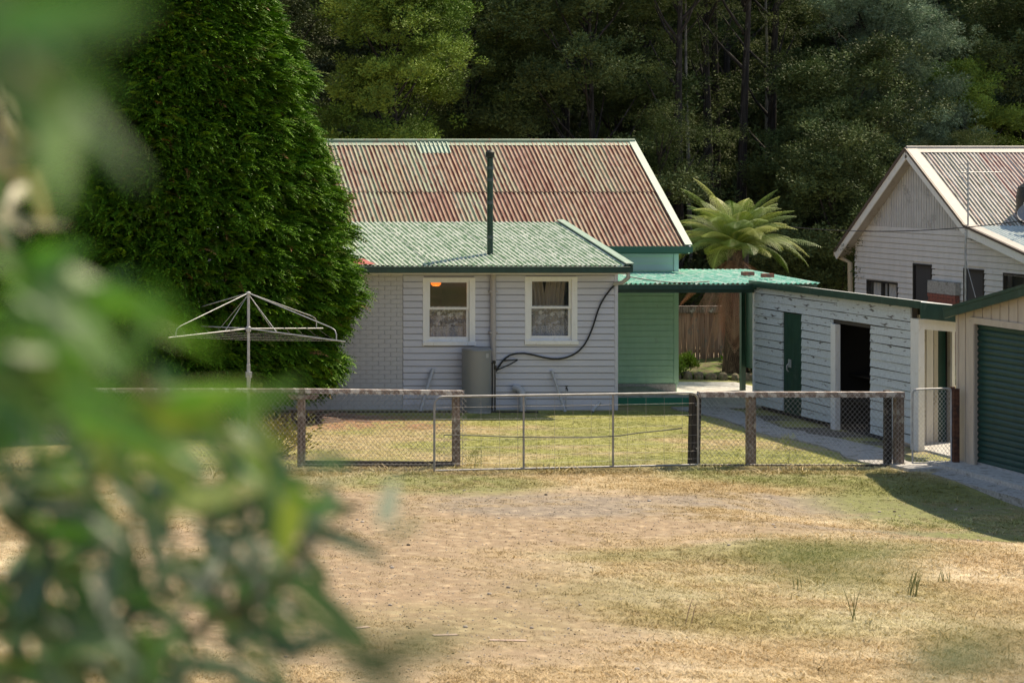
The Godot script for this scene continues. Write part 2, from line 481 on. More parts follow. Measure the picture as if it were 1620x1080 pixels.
func make_ground():
	g1.seed = 3; g1.frequency = 0.02; g1.fractal_octaves = 3
	g2.seed = 4; g2.frequency = 0.02; g2.fractal_octaves = 4
	g3.seed = 5; g3.frequency = 0.05; g3.fractal_octaves = 3
	var w := 800
	var out := PackedByteArray()
	out.resize(w * w * 3)
	for y in w:
		for x in w:
			set3(out, y * w + x, ground_look(-20.0 + 32.0 * x / w, 15.0 + 32.0 * y / w)[0])
	var m := with_tex(mat(Color.WHITE, 0.95), rgb_tex(w, w, out))
	m.detail_enabled = true
	m.detail_uv_layer = BaseMaterial3D.DETAIL_UV_2
	m.detail_blend_mode = BaseMaterial3D.BLEND_MODE_MUL
	m.detail_albedo = grain_tex(512, 512, 512, 512, 0.16, 44, Color(0.5, 0.48, 0.46), Color(1, 1, 1), Color(1, 0.98, 0.95), 0.62)
	m.detail_mask = null
	m.heightmap_enabled = false
	M.ground = m
	var xs := []
	var ds := []
	var q := -240.0
	while q < 260.0:
		xs.append(q)
		q += 0.3 if q > -22.0 and q < 12.0 else 12.0
	q = -40.0
	while q < 60.5:
		ds.append(q)
		q += 0.3 if q > 16.0 and q < 41.0 else 3.0
	var v := PackedVector3Array()
	var uv := PackedVector2Array()
	var uv2 := PackedVector2Array()
	var idx := PackedInt32Array()
	for d in ds:
		for x in xs:
			v.append(P(x, ground_h(x, d), d))
			uv.append(Vector2((x + 20.0) / 32.0, (d - 15.0) / 32.0))
			uv2.append(Vector2(x, d) * 0.8)
	var c := xs.size()
	for r in ds.size() - 1:
		for k in c - 1:
			var a := r * c + k
			idx.append_array([a, a + c, a + 1, a + 1, a + c, a + c + 1])
	var st := SurfaceTool.new()
	var arr := []
	arr.resize(Mesh.ARRAY_MAX)
	arr[Mesh.ARRAY_VERTEX] = v
	arr[Mesh.ARRAY_TEX_UV] = uv
	arr[Mesh.ARRAY_TEX_UV2] = uv2
	arr[Mesh.ARRAY_INDEX] = idx
	st.create_from_arrays(arr)
	st.generate_normals()
	var o := put("ground", st.commit(), m)
	o.set_meta("kind", "structure")
	# hillside behind the houses
	var hv := PackedVector3Array()
	var hi := PackedInt32Array()
	for r in 41:
		for k in 81:
			var x := -160.0 + k * 5.0
			var d := 57.0 + r * 4.0
			var h := -0.3 + 0.42 * maxf(0.0, d - 58.0) + g1.get_noise_2d(x * 0.6, d * 0.6) * 2.0 * clampf((d - 58.0) / 20.0, 0, 1)
			hv.append(P(x, h, d))
	for r in 40:
		for k in 80:
			var a := r * 81 + k
			hi.append_array([a, a + 81, a + 1, a + 1, a + 81, a + 82])
	var st2 := SurfaceTool.new()
	var arr2 := []
	arr2.resize(Mesh.ARRAY_MAX)
	arr2[Mesh.ARRAY_VERTEX] = hv
	arr2[Mesh.ARRAY_INDEX] = hi
	st2.create_from_arrays(arr2)
	st2.generate_normals()
	var hm := with_tex(mat(Color.WHITE, 0.95), grain_tex(256, 256, 256, 256, 0.05, 45, Color(0.018, 0.02, 0.009), Color(0.04, 0.04, 0.02), Color(0.06, 0.045, 0.028), 0.66), Vector3(0.2, 0.2, 0.2), true)
	o = put("hillside", st2.commit(), hm)
	o.set_meta("kind", "structure")

func tuft_mesh(sd: int, blades: int, spread: float, lean: float) -> ArrayMesh:
	var r := RandomNumberGenerator.new()
	r.seed = sd
	var b := MB.new()
	for k in blades:
		var p := Vector3(r.randf_range(-1, 1), 0, r.randf_range(-1, 1)) * spread
		var a := r.randf() * TAU
		var w := r.randf_range(0.035, 0.07)
		var s := Vector3(cos(a), 0, sin(a)) * w
		var dir := Vector3(r.randf_range(-1, 1) * lean, r.randf_range(0.55, 1.0), r.randf_range(-1, 1) * lean)
		var mid := p + dir * 0.55
		var tip := p + dir + Vector3(dir.x, -0.25 * lean, dir.z) * 0.5
		b.quad(p - s, p + s, mid + s * 0.7, mid - s * 0.7)
		b.tri(mid - s * 0.7, mid + s * 0.7, tip)
	return b.mesh()

func make_grass():
	rng.seed = 71
	var gm := leaf_mat(Color(0.35, 0.35, 0.2), 0.7)
	var sets := [[], [], []]
	var cols := [PackedColorArray(), PackedColorArray(), PackedColorArray()]
	var n := 0
	while n < 95000:
		var d := rng.randf_range(17.5, 31.9)
		var x := -15.0 + rng.randf_range(120.0, 1990.0) * d / 3200.0
		n += 1
		var g := ground_look(x, d)
		if rng.randf() > g[1] or (x > 2.2 and d > 25.0): continue
		if x > 1.9 and d > 31.3: continue
		var s: float = rng.randf_range(0.016, 0.036) * (0.7 + 0.6 * g[1])
		if d > 31.2: s *= 1.6
		if rng.randf() < 0.04 * g[1]: s *= rng.randf_range(1.4, 2.4)
		var k := rng.randi() % 3
		sets[k].append(Transform3D(Basis(Vector3.UP, rng.randf() * TAU).scaled(Vector3(s * rng.randf_range(1.0, 1.9), s, s * rng.randf_range(1.0, 1.9))), P(x, ground_h(x, d) - 0.004, d)))
		var c: Color = g[0]
		cols[k].append(c * rng.randf_range(0.9, 1.4))
	for k in 3:
		var o := many("dry_grass", tuft_mesh(500 + k, 9, 0.9, 0.8), gm, sets[k], cols[k])
		tag(o, ["short straw coloured dry grass over the open paddock", "short bleached dry grass scattered across the open paddock", "sparse dry grass blades mixed through the open paddock"][k], "grass")
	var ls := []
	var lcs := PackedColorArray()
	n = 0
	while n < 42000:
		var d := rng.randf_range(32.0, 39.2)
		var x := rng.randf_range(-13.0, 3.0)
		n += 1
		var g := ground_look(x, d)
		if rng.randf() > g[1]: continue
		if x > 1.75 and x < 3.5: 
			if rng.randf() < 0.8: continue
		var s := rng.randf_range(0.018, 0.036)
		if d < 32.25: s *= 1.7
		ls.append(Transform3D(Basis(Vector3.UP, rng.randf() * TAU).scaled(Vector3(s * 1.4, s, s * 1.4)), P(x, ground_h(x, d) - 0.004, d)))
		var c: Color = g[0]
		lcs.append(c * rng.randf_range(0.9, 1.4))
	var o2 := many("lawn_grass", tuft_mesh(510, 10, 0.9, 0.7), gm, ls, lcs)
	tag(o2, "patchy yellow green lawn between wire fence and cottage wall", "grass")
	# clods and pebbles on the bare dirt
	var pts := []
	var pc := PackedColorArray()
	for k in 7000:
		var d := rng.randf_range(18.5, 30.0)
		var x := -15.0 + rng.randf_range(700.0, 1900.0) * d / 3200.0
		if rng.randf() < ground_look(x, d)[1]: continue
		var s := rng.randf_range(0.003, 0.009)
		if rng.randf() < 0.02: s *= 2.6
		pts.append(Transform3D(Basis.from_euler(Vector3(rng.randf() * 3, rng.randf() * 3, rng.randf() * 3)).scaled(Vector3(s * 1.3, s * 0.8, s)), P(x, ground_h(x, d) + s * 0.3, d)))
		pc.append(Color(0.06, 0.045, 0.035) * rng.randf_range(0.6, 1.6) if rng.randf() < 0.25 else Color(0.285, 0.235, 0.18).lerp(Color(0.5, 0.44, 0.38), rng.randf()))
	var sm := SphereMesh.new()
	sm.radius = 1.0; sm.height = 2.0; sm.radial_segments = 6; sm.rings = 3
	var pm := mat(Color.WHITE, 0.95)
	pm.vertex_color_use_as_albedo = true
	var o3 := many("dirt_clods", sm, pm, pts, pc)
	tag(o3, "small dark clods and pebbles scattered over bare dirt", "clods")

# ------------------------------------------------------------------ claddings
# boards lapped up a wall: o the wall's lower corner, u along it, out away from it; holes are [u0, y0, u1, y1]; limit(y) gives the [u0, u1] at a height
func clad(parent: Node, called: String, o: Vector3, u: Vector3, out: Vector3, y0: float, y1: float, pitch: float, limit: Callable, holes: Array, mats: Array, joint := 0.0, lap := 0.02, wobble := 0.0, gap := 0.014):
	var y := y0
	var row := 0
	while y < y1 - 0.02:
		var top := minf(y + pitch - gap, y1)
		var l: Array = limit.call(y + pitch * 0.5)
		var cuts := [[l[0], l[1]]]
		for h in holes:
			if h[1] < top - pitch * 0.4 and h[3] > y + pitch * 0.4:
				var nc := []
				for c in cuts:
					if h[0] > c[0] and h[0] < c[1]: nc.append([c[0], h[0]])
					if h[2] < c[1] and h[2] > c[0]: nc.append([h[2], c[1]])
					if h[0] >= c[1] or h[2] <= c[0]: nc.append(c)
				cuts = nc
		for c in cuts:
			var a: float = c[0]
			while a < c[1] - 0.03:
				var b: float = c[1]
				if joint > 0.0:
					b = minf(c[1], a + rng.randf_range(joint * 0.5, joint * 1.3))
					if c[1] - b < 0.35: b = c[1]
				var w := [rng.randf_range(-wobble, wobble), rng.randf_range(-wobble, wobble)]
				var mb := MB.new()
				var p := []
				for q in [[y, lap, 0.0], [top, lap * 0.55, 0.0]]:
					p.append(o + u * (a + 0.002) + Vector3(0, q[0] + w[0], 0) + out * q[1])
					p.append(o + u * (b - 0.002) + Vector3(0, q[0] + w[1], 0) + out * q[1])
					p.append(o + u * (b - 0.002) + Vector3(0, q[0] + w[1], 0))
					p.append(o + u * (a + 0.002) + Vector3(0, q[0] + w[0], 0))
				var s := rng.randf()
				var r := 1.0 if rng.randf() < 0.5 else -1.0
				mb.quad(p[0], p[1], p[5], p[4], Vector2(s, 0), Vector2(s + r * (b - a) / 2.6, 0), Vector2(s + r * (b - a) / 2.6, 1), Vector2(s, 1))
				mb.quad(p[3], p[2], p[1], p[0], Vector2(s, 0), Vector2(s + 0.1, 0), Vector2(s + 0.1, 0.1), Vector2(s, 0.1))
				mb.quad(p[1], p[2], p[6], p[5], Vector2(s, 0), Vector2(s + 0.01, 0), Vector2(s + 0.01, 1), Vector2(s, 1))
				mb.quad(p[3], p[0], p[4], p[7], Vector2(s, 0), Vector2(s + 0.01, 0), Vector2(s + 0.01, 1), Vector2(s, 1))
				part(called, mb, mats[rng.randi() % mats.size()], parent)
				a = b
		y += pitch
		row += 1

# a wall of thickness t with holes [u0, y0, u1, y1] left open
func shell(parent: Node, called: String, o: Vector3, u: Vector3, out: Vector3, u0: float, u1: float, y0: float, y1: float, t: float, holes: Array, m: Material):
	var us := [u0, u1]
	var ys := [y0, y1]
	for h in holes:
		for q in [h[0], h[2]]:
			if q > u0 and q < u1: us.append(q)
		for q in [h[1], h[3]]:
			if q > y0 and q < y1: ys.append(q)
	us.sort(); ys.sort()
	var mb := MB.new()
	for a in us.size() - 1:
		for b in ys.size() - 1:
			var c := Vector2((us[a] + us[a + 1]) / 2.0, (ys[b] + ys[b + 1]) / 2.0)
			var solid: bool = us[a + 1] - us[a] > 0.001 and ys[b + 1] - ys[b] > 0.001
			for h in holes:
				if c.x > h[0] and c.x < h[2] and c.y > h[1] and c.y < h[3]: solid = false
			if not solid: continue
			var p := []
			for y in [ys[b], ys[b + 1]]:
				p.append(o + u * us[a] + Vector3(0, y, 0))
				p.append(o + u * us[a + 1] + Vector3(0, y, 0))
				p.append(o + u * us[a + 1] + Vector3(0, y, 0) - out * t)
				p.append(o + u * us[a] + Vector3(0, y, 0) - out * t)
			mb.hexa(p)
	return part(called, mb, m, parent)

# a corrugated sheet from its lower edge (yf at depth df) to its upper one
func corr(parent: Node, called: String, x0: float, x1: float, df: float, yf: float, db: float, yb: float, m: Material, lift := 0.0, sd := 0) -> MeshInstance3D:
	var slope := (P(0, yb, db) - P(0, yf, df))
	var len := slope.length()
	var s := slope / len
	var nn := Vector3(1, 0, 0).cross(s).normalized()
	if nn.y < 0: nn = -nn
	var b := MB.new()
	var cols := int((x1 - x0) / 0.095 * 8.0)
	var rows := 5
	var r := RandomNumberGenerator.new()
	r.seed = sd * 77 + 5
	var u0 := float(r.randi() % 8) / 8.0
	var v0 := r.randf()
	var sag := []
	for k in rows + 1: sag.append(r.randf_range(-0.004, 0.004))
	for k in rows + 1:
		for c in cols + 1:
			var x := lerpf(x0, x1, float(c) / cols)
			var ph := TAU * x / 0.095
			var q: Vector3 = P(x, yf, df) + s * (len * k / rows) + nn * (0.0135 * cos(ph) + lift + sag[k])
			b.v.append(q)
			b.n.append((nn + Vector3(0.0135 * TAU / 0.095 * sin(ph), 0, 0)).normalized())
			b.uv.append(Vector2(x / 0.76, len * k / rows / 1.6 + v0) + Vector2(u0, 0))
	for k in rows:
		for c in cols:
			var a := k * (cols + 1) + c
			b.i.append_array([a, a + cols + 1, a + 1, a + 1, a + cols + 1, a + cols + 2] if df < db else [a, a + 1, a + cols + 1, a + 1, a + cols + 2, a + cols + 1])
	return part(called, b, m, parent)

# ------------------------------------------------------------------ the cottage
func sash_window(parent: Node, x0: float, y0: float, x1: float, y1: float, d: float, drapes: bool):
	var w := Node3D.new()
	w.name = "window"
	parent.add_child(w, true)
	var z := d - 0.035
	var f := MB.new()
	var t := 0.11
	f.span(P(x0, y0 + 0.07, z), P(x0 + t, y1, z + 0.09))
	f.span(P(x1 - t, y0 + 0.07, z), P(x1, y1, z + 0.09))
	f.span(P(x0 + t, y1 - 0.055, z), P(x1 - t, y1, z + 0.09))
	part("frame", f, M.white, w)
	f = MB.new()
	f.span(P(x0 - 0.01, y0, z - 0.03), P(x1 + 0.01, y0 + 0.07, z + 0.1))
	part("sill", f, M.white, w)
	var gx0 := x0 + t
	var gx1 := x1 - t
	var gy0 := y0 + 0.07
	var gy1 := y1 - 0.055
	var mid := gy0 + (gy1 - gy0) * 0.54
	for k in 2:
		var lo: float = [gy0, mid - 0.02][k]
		var hi: float = [mid + 0.02, gy1][k]
		var zz: float = z + [0.05, 0.02][k] + 0.02
		var r: float = 0.04
		var bt: float = [0.09, 0.04][k]
		f = MB.new()
		f.span(P(gx0 + 0.001, lo, zz), P(gx0 + r, hi, zz + 0.028))
		f.span(P(gx1 - r, lo, zz), P(gx1 - 0.001, hi, zz + 0.028))
		f.span(P(gx0 + r, lo, zz), P(gx1 - r, lo + bt, zz + 0.028))
		f.span(P(gx0 + r, hi - 0.04, zz), P(gx1 - r, hi, zz + 0.028))
		part("sash", f, M.white, w)
		f = MB.new()
		var e := zz + 0.014
		f.quad(P(gx0 + r, lo + bt, e), P(gx1 - r, lo + bt, e), P(gx1 - r, hi - 0.04, e), P(gx0 + r, hi - 0.04, e))
		part("pane", f, M.glass, w)
	# a lace café curtain behind the lower sash
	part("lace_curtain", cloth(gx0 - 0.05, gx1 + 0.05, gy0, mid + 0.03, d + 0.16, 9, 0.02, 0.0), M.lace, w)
	if drapes:
		part("drape", cloth(gx0 - 0.05, gx0 + 0.34, gy0, gy1 + 0.05, d + 0.3, 4, 0.03, 0.07), M.drape, w)
		part("drape", cloth(gx1 - 0.36, gx1 + 0.05, gy0, gy1 + 0.05, d + 0.3, 4, 0.03, -0.07), M.drape, w)

func cloth(x0: float, x1: float, y0: float, y1: float, d: float, folds: int, amp: float, sway: float) -> MB:
	var b := MB.new()
	var c := folds * 8
	var rows := 6
	for r in rows + 1:
		for k in c + 1:
			var t := float(k) / c
			var h := float(r) / rows
			var ph := TAU * folds * t + sin(t * 9.0) * 0.8
			b.v.append(P(lerpf(x0, x1, t) + sway * sin(h * PI), lerpf(y0, y1, h), d + amp * sin(ph)))
			b.n.append(Vector3(amp * cos(ph) * TAU * folds / (x1 - x0), 0, 1).normalized())
			b.uv.append(Vector2(t, 1.0 - h))
	for r in rows:
		for k in c:
			var a := r * (c + 1) + k
			b.i.append_array([a, a + c + 1, a + 1, a + 1, a + c + 1, a + c + 2])
	return b

func make_lace():
	var w := 256
	var f := noise_bytes(w, w, w, w, 0.09, 201, 2)
	var g := noise_bytes(w, w, w, w, 0.02, 202, 3)
	var im := Image.create(w, w, false, Image.FORMAT_RGBA8)
	for y in w:
		for x in w:
			var a := 0.2 + 0.14 * smoothstep(0.5, 0.62, f[y * w + x] / 255.0) + 0.25 * smoothstep(0.5, 0.6, g[y * w + x] / 255.0)
			if y < 14: a = 0.75
			for q in [[30, 62], [90, 50], [150, 66], [215, 52]]:
				var dx: float = x - q[0]
				var dy: float = y - q[1]
				var an := atan2(dy, dx)
				if sqrt(dx * dx + dy * dy) < 11.0 + 5.0 * cos(an * 5.0): a = 0.8
			if y > 150: a = maxf(a, 0.34 + 0.25 * smoothstep(0.45, 0.6, f[y * w + x] / 255.0))
			im.set_pixel(x, y, Color(0.86, 0.86, 0.88, a))
	M.lace = mat(Color.WHITE, 0.9)
	M.lace.albedo_texture = ImageTexture.create_from_image(im)
	M.lace.transparency = BaseMaterial3D.TRANSPARENCY_ALPHA
	M.lace.cull_mode = BaseMaterial3D.CULL_DISABLED
	M.drape = mat(lin(0.3, 0.25, 0.19), 0.9)

func make_cottage():
	rng.seed = 5
	var h := thing("weatherboard_cottage", "grey weatherboard cottage with rusty red and green iron roof behind wire fence", "house", P(-1.5, 0, 39.4))
	var g := Node3D.new()   # shapes below are written in world metres
	g.name = "front_wall"
	h.add_child(g)
	g.position = -h.position
	var D := 39.4
	var holes := [[-3.06, 1.28, -2.08, 2.57], [-1.07, 1.3, -0.09, 2.58]]
	shell(g, "wall_frame", P(0, 0, D), Vector3.RIGHT, Vector3.BACK, -6.4, 0.66, -0.1, 2.68, 0.1, holes, M.mortar)
	clad(g, "weatherboard", P(0, 0, D), Vector3.RIGHT, Vector3.BACK, 0.1, 2.66, 0.1265, func(_y): return [-3.463, 0.66], holes, [M.vinyl], 0.0, 0.032, 0.0, 0.016)
	var b := MB.new()
	b.span(P(-3.46, -0.05, D - 0.012), P(0.66, 0.1, D - 0.002))
	part("base_board", b, M.vinyl, g)
	b = MB.new()
	b.span(P(0.655, 0.0, D - 0.035), P(0.72, 2.66, D + 0.08))
	part("corner_board", b, M.vinyl, g)
	sash_window(g, -3.08, 1.26, -2.06, 2.575, D, false)
	sash_window(g, -1.09, 1.28, -0.07, 2.595, D, true)
	# painted brick end
	var bw := Node3D.new()
	bw.name = "brick_wall"
	h.add_child(bw)
	bw.position = -h.position
	var bm := MB.new()
	bm.box(Vector3.ZERO, Vector3(0.233, 0.0785, 0.016))
	var brick := bm.mesh()
	bm = MB.new()
	bm.box(Vector3.ZERO, Vector3(0.113, 0.0785, 0.016))
	var half := bm.mesh()
	var rest := MB.new()
	for r in 31:
		var y := 0.045 + r * 0.0862
		var edge := -3.465
		var x := edge
		if r % 2 == 1:
			var o := put("brick", half, M.brick_paint, bw)
			o.position = P(x - 0.057, y, D - 0.001 + rng.randf_range(-0.0015, 0.0015))
			x -= 0.12
		while x > -6.35:
			x -= 0.24
			var at := P(x + 0.121, y, D - 0.001 + rng.randf_range(-0.002, 0.002))
			if x > -5.0:
				var o := put("brick", brick, M.brick_paint, bw)
				o.position = at
				o.rotation.y = rng.randf_range(-0.008, 0.008)
			else:
				rest.box(at, Vector3(0.233, 0.0785, 0.016))
	part("brickwork", rest, M.brick_paint, bw).set_meta("kind", "stuff")
	# side and rear walls, floor, ceiling, inner walls
	var body := Node3D.new()
	body.name = "body"
	h.add_child(body)
	body.position = -h.position
	shell(body, "side_wall", P(0.66, 0, 0), Vector3.FORWARD, Vector3.RIGHT, 39.41, 42.25, -0.1, 2.75, 0.1, [], M.vinyl)
	shell(body, "side_wall", P(-6.4, 0, 0), Vector3.FORWARD, Vector3.LEFT, 39.41, 47.4, -0.1, 2.95, 0.1, [], M.vinyl)
	shell(body, "rear_wall", P(0, 0, 47.4), Vector3.RIGHT, Vector3.FORWARD, -6.4, 3.1, -0.1, 3.0, 0.1, [], M.vinyl)
	b = MB.new()
	for q in [[42.25, 3.05], [44.75, 5.0], [47.4, 3.05]]: pass
	b.quad(P(3.1, -0.1, 42.25), P(3.1, -0.1, 47.4), P(3.1, 3.0, 47.4), P(3.1, 3.0, 42.25))
	b.quad(P(3.1, 3.0, 42.25), P(3.1, 3.0, 47.4), P(3.1, 5.1, 44.76), P(3.1, 5.1, 44.74))
	part("gable_wall", b, M.pale_blue, body)
	b = MB.new()
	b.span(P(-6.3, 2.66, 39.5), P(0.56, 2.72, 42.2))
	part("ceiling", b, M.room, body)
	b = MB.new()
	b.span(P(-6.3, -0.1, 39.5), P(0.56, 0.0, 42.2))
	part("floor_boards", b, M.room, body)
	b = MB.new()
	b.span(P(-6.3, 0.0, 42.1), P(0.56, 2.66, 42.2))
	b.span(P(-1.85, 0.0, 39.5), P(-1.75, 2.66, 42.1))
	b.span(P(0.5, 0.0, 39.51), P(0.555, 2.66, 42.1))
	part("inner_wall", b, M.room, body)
	# main front wall, pale blue above the carport, mint below
	var mw := Node3D.new()
	mw.name = "main_wall"
	h.add_child(mw)
	mw.position = -h.position
	shell(mw, "wall_frame", P(0, 0, 42.25), Vector3.RIGHT, Vector3.BACK, 0.66, 3.1, -0.1, 3.05, 0.1, [], M.mint)
	clad(mw, "weatherboard", P(0, 0, 42.25), Vector3.RIGHT, Vector3.BACK, 0.22, 2.5, 0.1215, func(_y): return [0.67, 3.03], [], [M.mint], 0.0, 0.03, 0.0, 0.015)
	clad(mw, "weatherboard", P(0, 0, 42.25), Vector3.RIGHT, Vector3.BACK, 2.57, 2.98, 0.15, func(_y): return [0.67, 3.03], [], [M.pale_blue], 0.0, 0.016)
	b = MB.new()
	b.span(P(3.03, 0.2, 42.215), P(3.125, 2.5, 42.3))
	part("corner_board", b, M.mint, mw)
	b = MB.new()
	b.span(P(3.03, 2.5, 42.215), P(3.125, 2.98, 42.3))
	part("corner_board", b, M.pale_blue, mw)
	b = MB.new()
	b.span(P(0.73, 0.0, 42.2), P(3.06, 0.2, 42.24))
	part("base_board", b, M.concrete, mw)
	# main roof: two courses of sheets, red and green by turns
	var mr := Node3D.new()
	mr.name = "main_roof"
	h.add_child(mr)
	mr.position = -h.position
	var x := -7.44
	var k := 0
	var low := [2, 0, 3, 1, 0, 2, 1, 3, 2, 3, 0, 0, 3, 0]
	var top := [2, 1, 0, 3, 0, 2, 1, 2, 0, 1, 3, 0, 1, 0]
	while x < 3.0:
		var x1 := minf(x + 0.76, 3.16)
		corr(mr, "roof_sheet", x, x1 + 0.03, 41.88, 3.085, 43.42, 4.258, M.rust[low[k]], 0.002 * (k % 2), k)
		corr(mr, "roof_sheet", x, x1 + 0.03, 43.32, 4.182, 44.75, 5.27, M.rust[top[k]], 0.014 + 0.002 * (k % 2), k + 40)
		x += 0.76
		k += 1
	corr(mr, "patch_sheet", -1.62, -0.92, 44.42, 5.012, 44.74, 5.262, M.new_green, 0.03, 9)
	corr(mr, "rear_slope", -7.44, 3.16, 47.62, 3.085, 44.75, 5.27, M.rust[0], 0.0, 90)
	b = MB.new()
	var sl := Vector3(0, 5.27 - 3.085, -(44.75 - 41.88)).normalized()
	b.tube([P(-7.5, 5.31, 44.75), P(3.24, 5.31, 44.75)], [0.035], 8)
	for s in [-1.0, 1.0]:
		var e := P(0, 5.3, 44.75)
		var lowc := e + Vector3(0, -sl.y * 0.16, -s * -sl.z * 0.16 * -1.0)
		lowc = e + Vector3(0, -0.095, 0.125 * s)
		b.quad(Vector3(-7.5, lowc.y, lowc.z), Vector3(3.24, lowc.y, lowc.z), Vector3(3.24, e.y, e.z), Vector3(-7.5, e.y, e.z))
	part("ridge_cap", b, M.ridge, mr)
	# verge: barge board with a pale capping
	for side in [1.0, -1.0]:
		b = MB.new()
		var f := P(3.2, 3.0, 41.86) if side > 0 else P(3.2, 3.0, 47.64)
		b.beam(f, P(3.2, 5.185, 44.75), 0.03, 0.17, Vector3.UP)
		part("barge_board", b, M.white, mr)
		b = MB.new()
		b.beam(f + Vector3(-0.02, 0.115, 0), P(3.18, 5.3, 44.75), 0.15, 0.025, Vector3.UP)
		part("barge_cap", b, M.pale_green, mr)
	b = MB.new()
	b.span(P(0.3, 2.96, 41.78), P(3.23, 3.085, 41.9))
	part("gutter", b, M.teal_gutter, mr)
	b = MB.new()
	b.span(P(0.3, 2.93, 41.9), P(3.19, 2.98, 42.24))
	part("soffit", b, M.teal_gutter, mr)
	# lower skillion roof
	var lr := Node3D.new()
	lr.name = "lower_roof"
	h.add_child(lr)
	lr.position = -h.position
	x = -6.84
	k = 0
	while x < 0.7:
		var x1 := minf(x + 0.76, 0.76)
		corr(lr, "roof_sheet", x, x1 + 0.03, 38.9, 2.83, 42.5, 3.575, M.lichen_roof[k % 3], 0.002 * (k % 2), 200 + k)
		x += 0.76
		k += 1
	b = MB.new()
	b.quad(P(-5.6, 2.862, 38.93), P(-4.12, 2.862, 38.93), P(-4.25, 2.948, 39.35), P(-5.6, 2.948, 39.35))
	part("red_patch_sheet", b, M.red_iron, lr)
	b = MB.new()
	b.beam(P(0.79, 2.78, 38.86), P(0.79, 3.53, 42.5), 0.03, 0.15)
	part("barge_board", b, M.dark_green, lr)
	b = MB.new()
	b.beam(P(0.76, 2.872, 38.88), P(0.76, 3.617, 42.5), 0.15, 0.02)
	part("barge_cap", b, M.pale_green, lr)
	b = MB.new()
	b.span(P(-7.0, 2.69, 38.98), P(0.78, 2.8, 39.0))
	part("fascia", b, M.dark_green, lr)
	b = MB.new()
	# gutter: a quad profile with a rolled lip
	b.span(P(-7.0, 2.705, 38.84), P(0.8, 2.72, 38.98))
	b.span(P(-7.0, 2.72, 38.84), P(0.8, 2.8, 38.855))
	b.rod(P(-7.0, 2.805, 38.845), P(0.8, 2.805, 38.845), 0.012)
	b.span(P(0.785, 2.72, 38.855), P(0.8, 2.8, 38.98))
	part("gutter", b, M.dark_green, lr)
	b = MB.new()
	b.span(P(-7.0, 2.665, 39.0), P(0.76, 2.685, 39.4))
	part("soffit", b, M.white, lr)
	# triangular side of the skillion
	b = MB.new()
	b.quad(P(0.7, 2.66, 39.4), P(0.7, 2.66, 42.25), P(0.7, 3.5, 42.25), P(0.7, 2.9, 39.4))
	part("side_gable", b, M.vinyl, lr)
	b = MB.new()
	b.tube([P(0.74, 2.72, 38.92), P(0.74, 2.6, 38.92), P(0.7, 2.5, 39.1), P(0.62, 2.46, 39.3)], [0.04], 8)
	part("gutter_outlet", b, M.pipe_grey, lr)
	# front downpipe
	b = MB.new()
	b.tube([P(-1.735, 2.7, 39.2), P(-1.735, 2.62, 39.3), P(-1.735, 2.5, 39.3), P(-1.735, 0.0, 39.3)], [0.055], 12)
	part("downpipe", b, M.downpipe, h).position = -h.position
	b = MB.new()
	for y in [0.6, 1.5, 2.3]: b.span(P(-1.81, y, 39.26), P(-1.66, y + 0.03, 39.385))
	part("pipe_clip", b, M.downpipe, h).position = -h.position

	# flue
	var fl := thing("flue_pipe", "tall dark green flue pipe standing on the lichened skillion roof", "flue", P(-1.61, 2.9, 39.85))
	b = MB.new()
	b.lathe(Vector3.ZERO, [Vector2(0.058, -0.05), Vector2(0.058, 2.0), Vector2(0, 2.0)], 16)
	part("pipe", b, M.dark_green, fl)
	for y in [0.42, 1.1, 1.55, 1.78]:
		b = MB.new()
		b.lathe(Vector3(0, y, 0), [Vector2(0.058, 0), Vector2(0.064, 0), Vector2(0.064, 0.06), Vector2(0.058, 0.06)], 16)
		part("band", b, M.flue_band, fl)
	b = MB.new()
	b.lathe(Vector3(0, 2.0, 0), [Vector2(0.05, 0), Vector2(0.08, 0.03), Vector2(0.085, 0.12), Vector2(0.05, 0.16), Vector2(0.0, 0.17)], 16)
	part("cowl", b, M.black_green, fl)
	b = MB.new()
	b.lathe(Vector3(0, -0.02, 0), [Vector2(0.2, -0.02), Vector2(0.17, 0.02), Vector2(0.07, 0.07), Vector2(0.058, 0.08)], 16)
	part("flashing", b, M.galv, fl)

	# lamp seen through the window
	var lamp := thing("pendant_lamp", "glowing orange pendant lamp inside the window with plain brown room", "lamp", P(-2.57, 2.42, 40.2))
	b = MB.new()
	b.lathe(Vector3(0, -0.06, 0), [Vector2(0.0, 0.0), Vector2(0.06, 0.005), Vector2(0.095, 0.04), Vector2(0.1, 0.08), Vector2(0.03, 0.1)], 20)
	var glow := mat(Color(1.0, 0.6, 0.2), 0.5)
	glow.emission_enabled = true
	glow.emission = Color(1.0, 0.5, 0.14)
	glow.emission_energy_multiplier = 0.75
	part("lamp_shade", b, glow, lamp)
	b = MB.new()
	b.rod(Vector3(0, 0.03, 0), Vector3(0, 0.24, 0), 0.006)
	part("cord", b, M.black, lamp)
	var ol := OmniLight3D.new()
	ol.name = "lamp_light"
	ol.light_energy = 0.06
	ol.light_color = Color(1.0, 0.66, 0.35)
	ol.light_size = 0.08
	ol.omni_range = 8.0
	ol.shadow_enabled = true
	lamp.add_child(ol)
	ol.position = Vector3(0, -0.1, 0)

	# things along the front wall
	var wh := thing("water_heater", "grey cylindrical hot water heater standing under the cottage window", "water heater", P(-2.14, 0.0, 39.05))
	b = MB.new()
	b.lathe(Vector3.ZERO, [Vector2(0.27, 0.04), Vector2(0.27, 1.2), Vector2(0.262, 1.225), Vector2(0.24, 1.235), Vector2(0.0, 1.245)], 40)
	part("tank", b, M.heater, wh)
	b = MB.new()
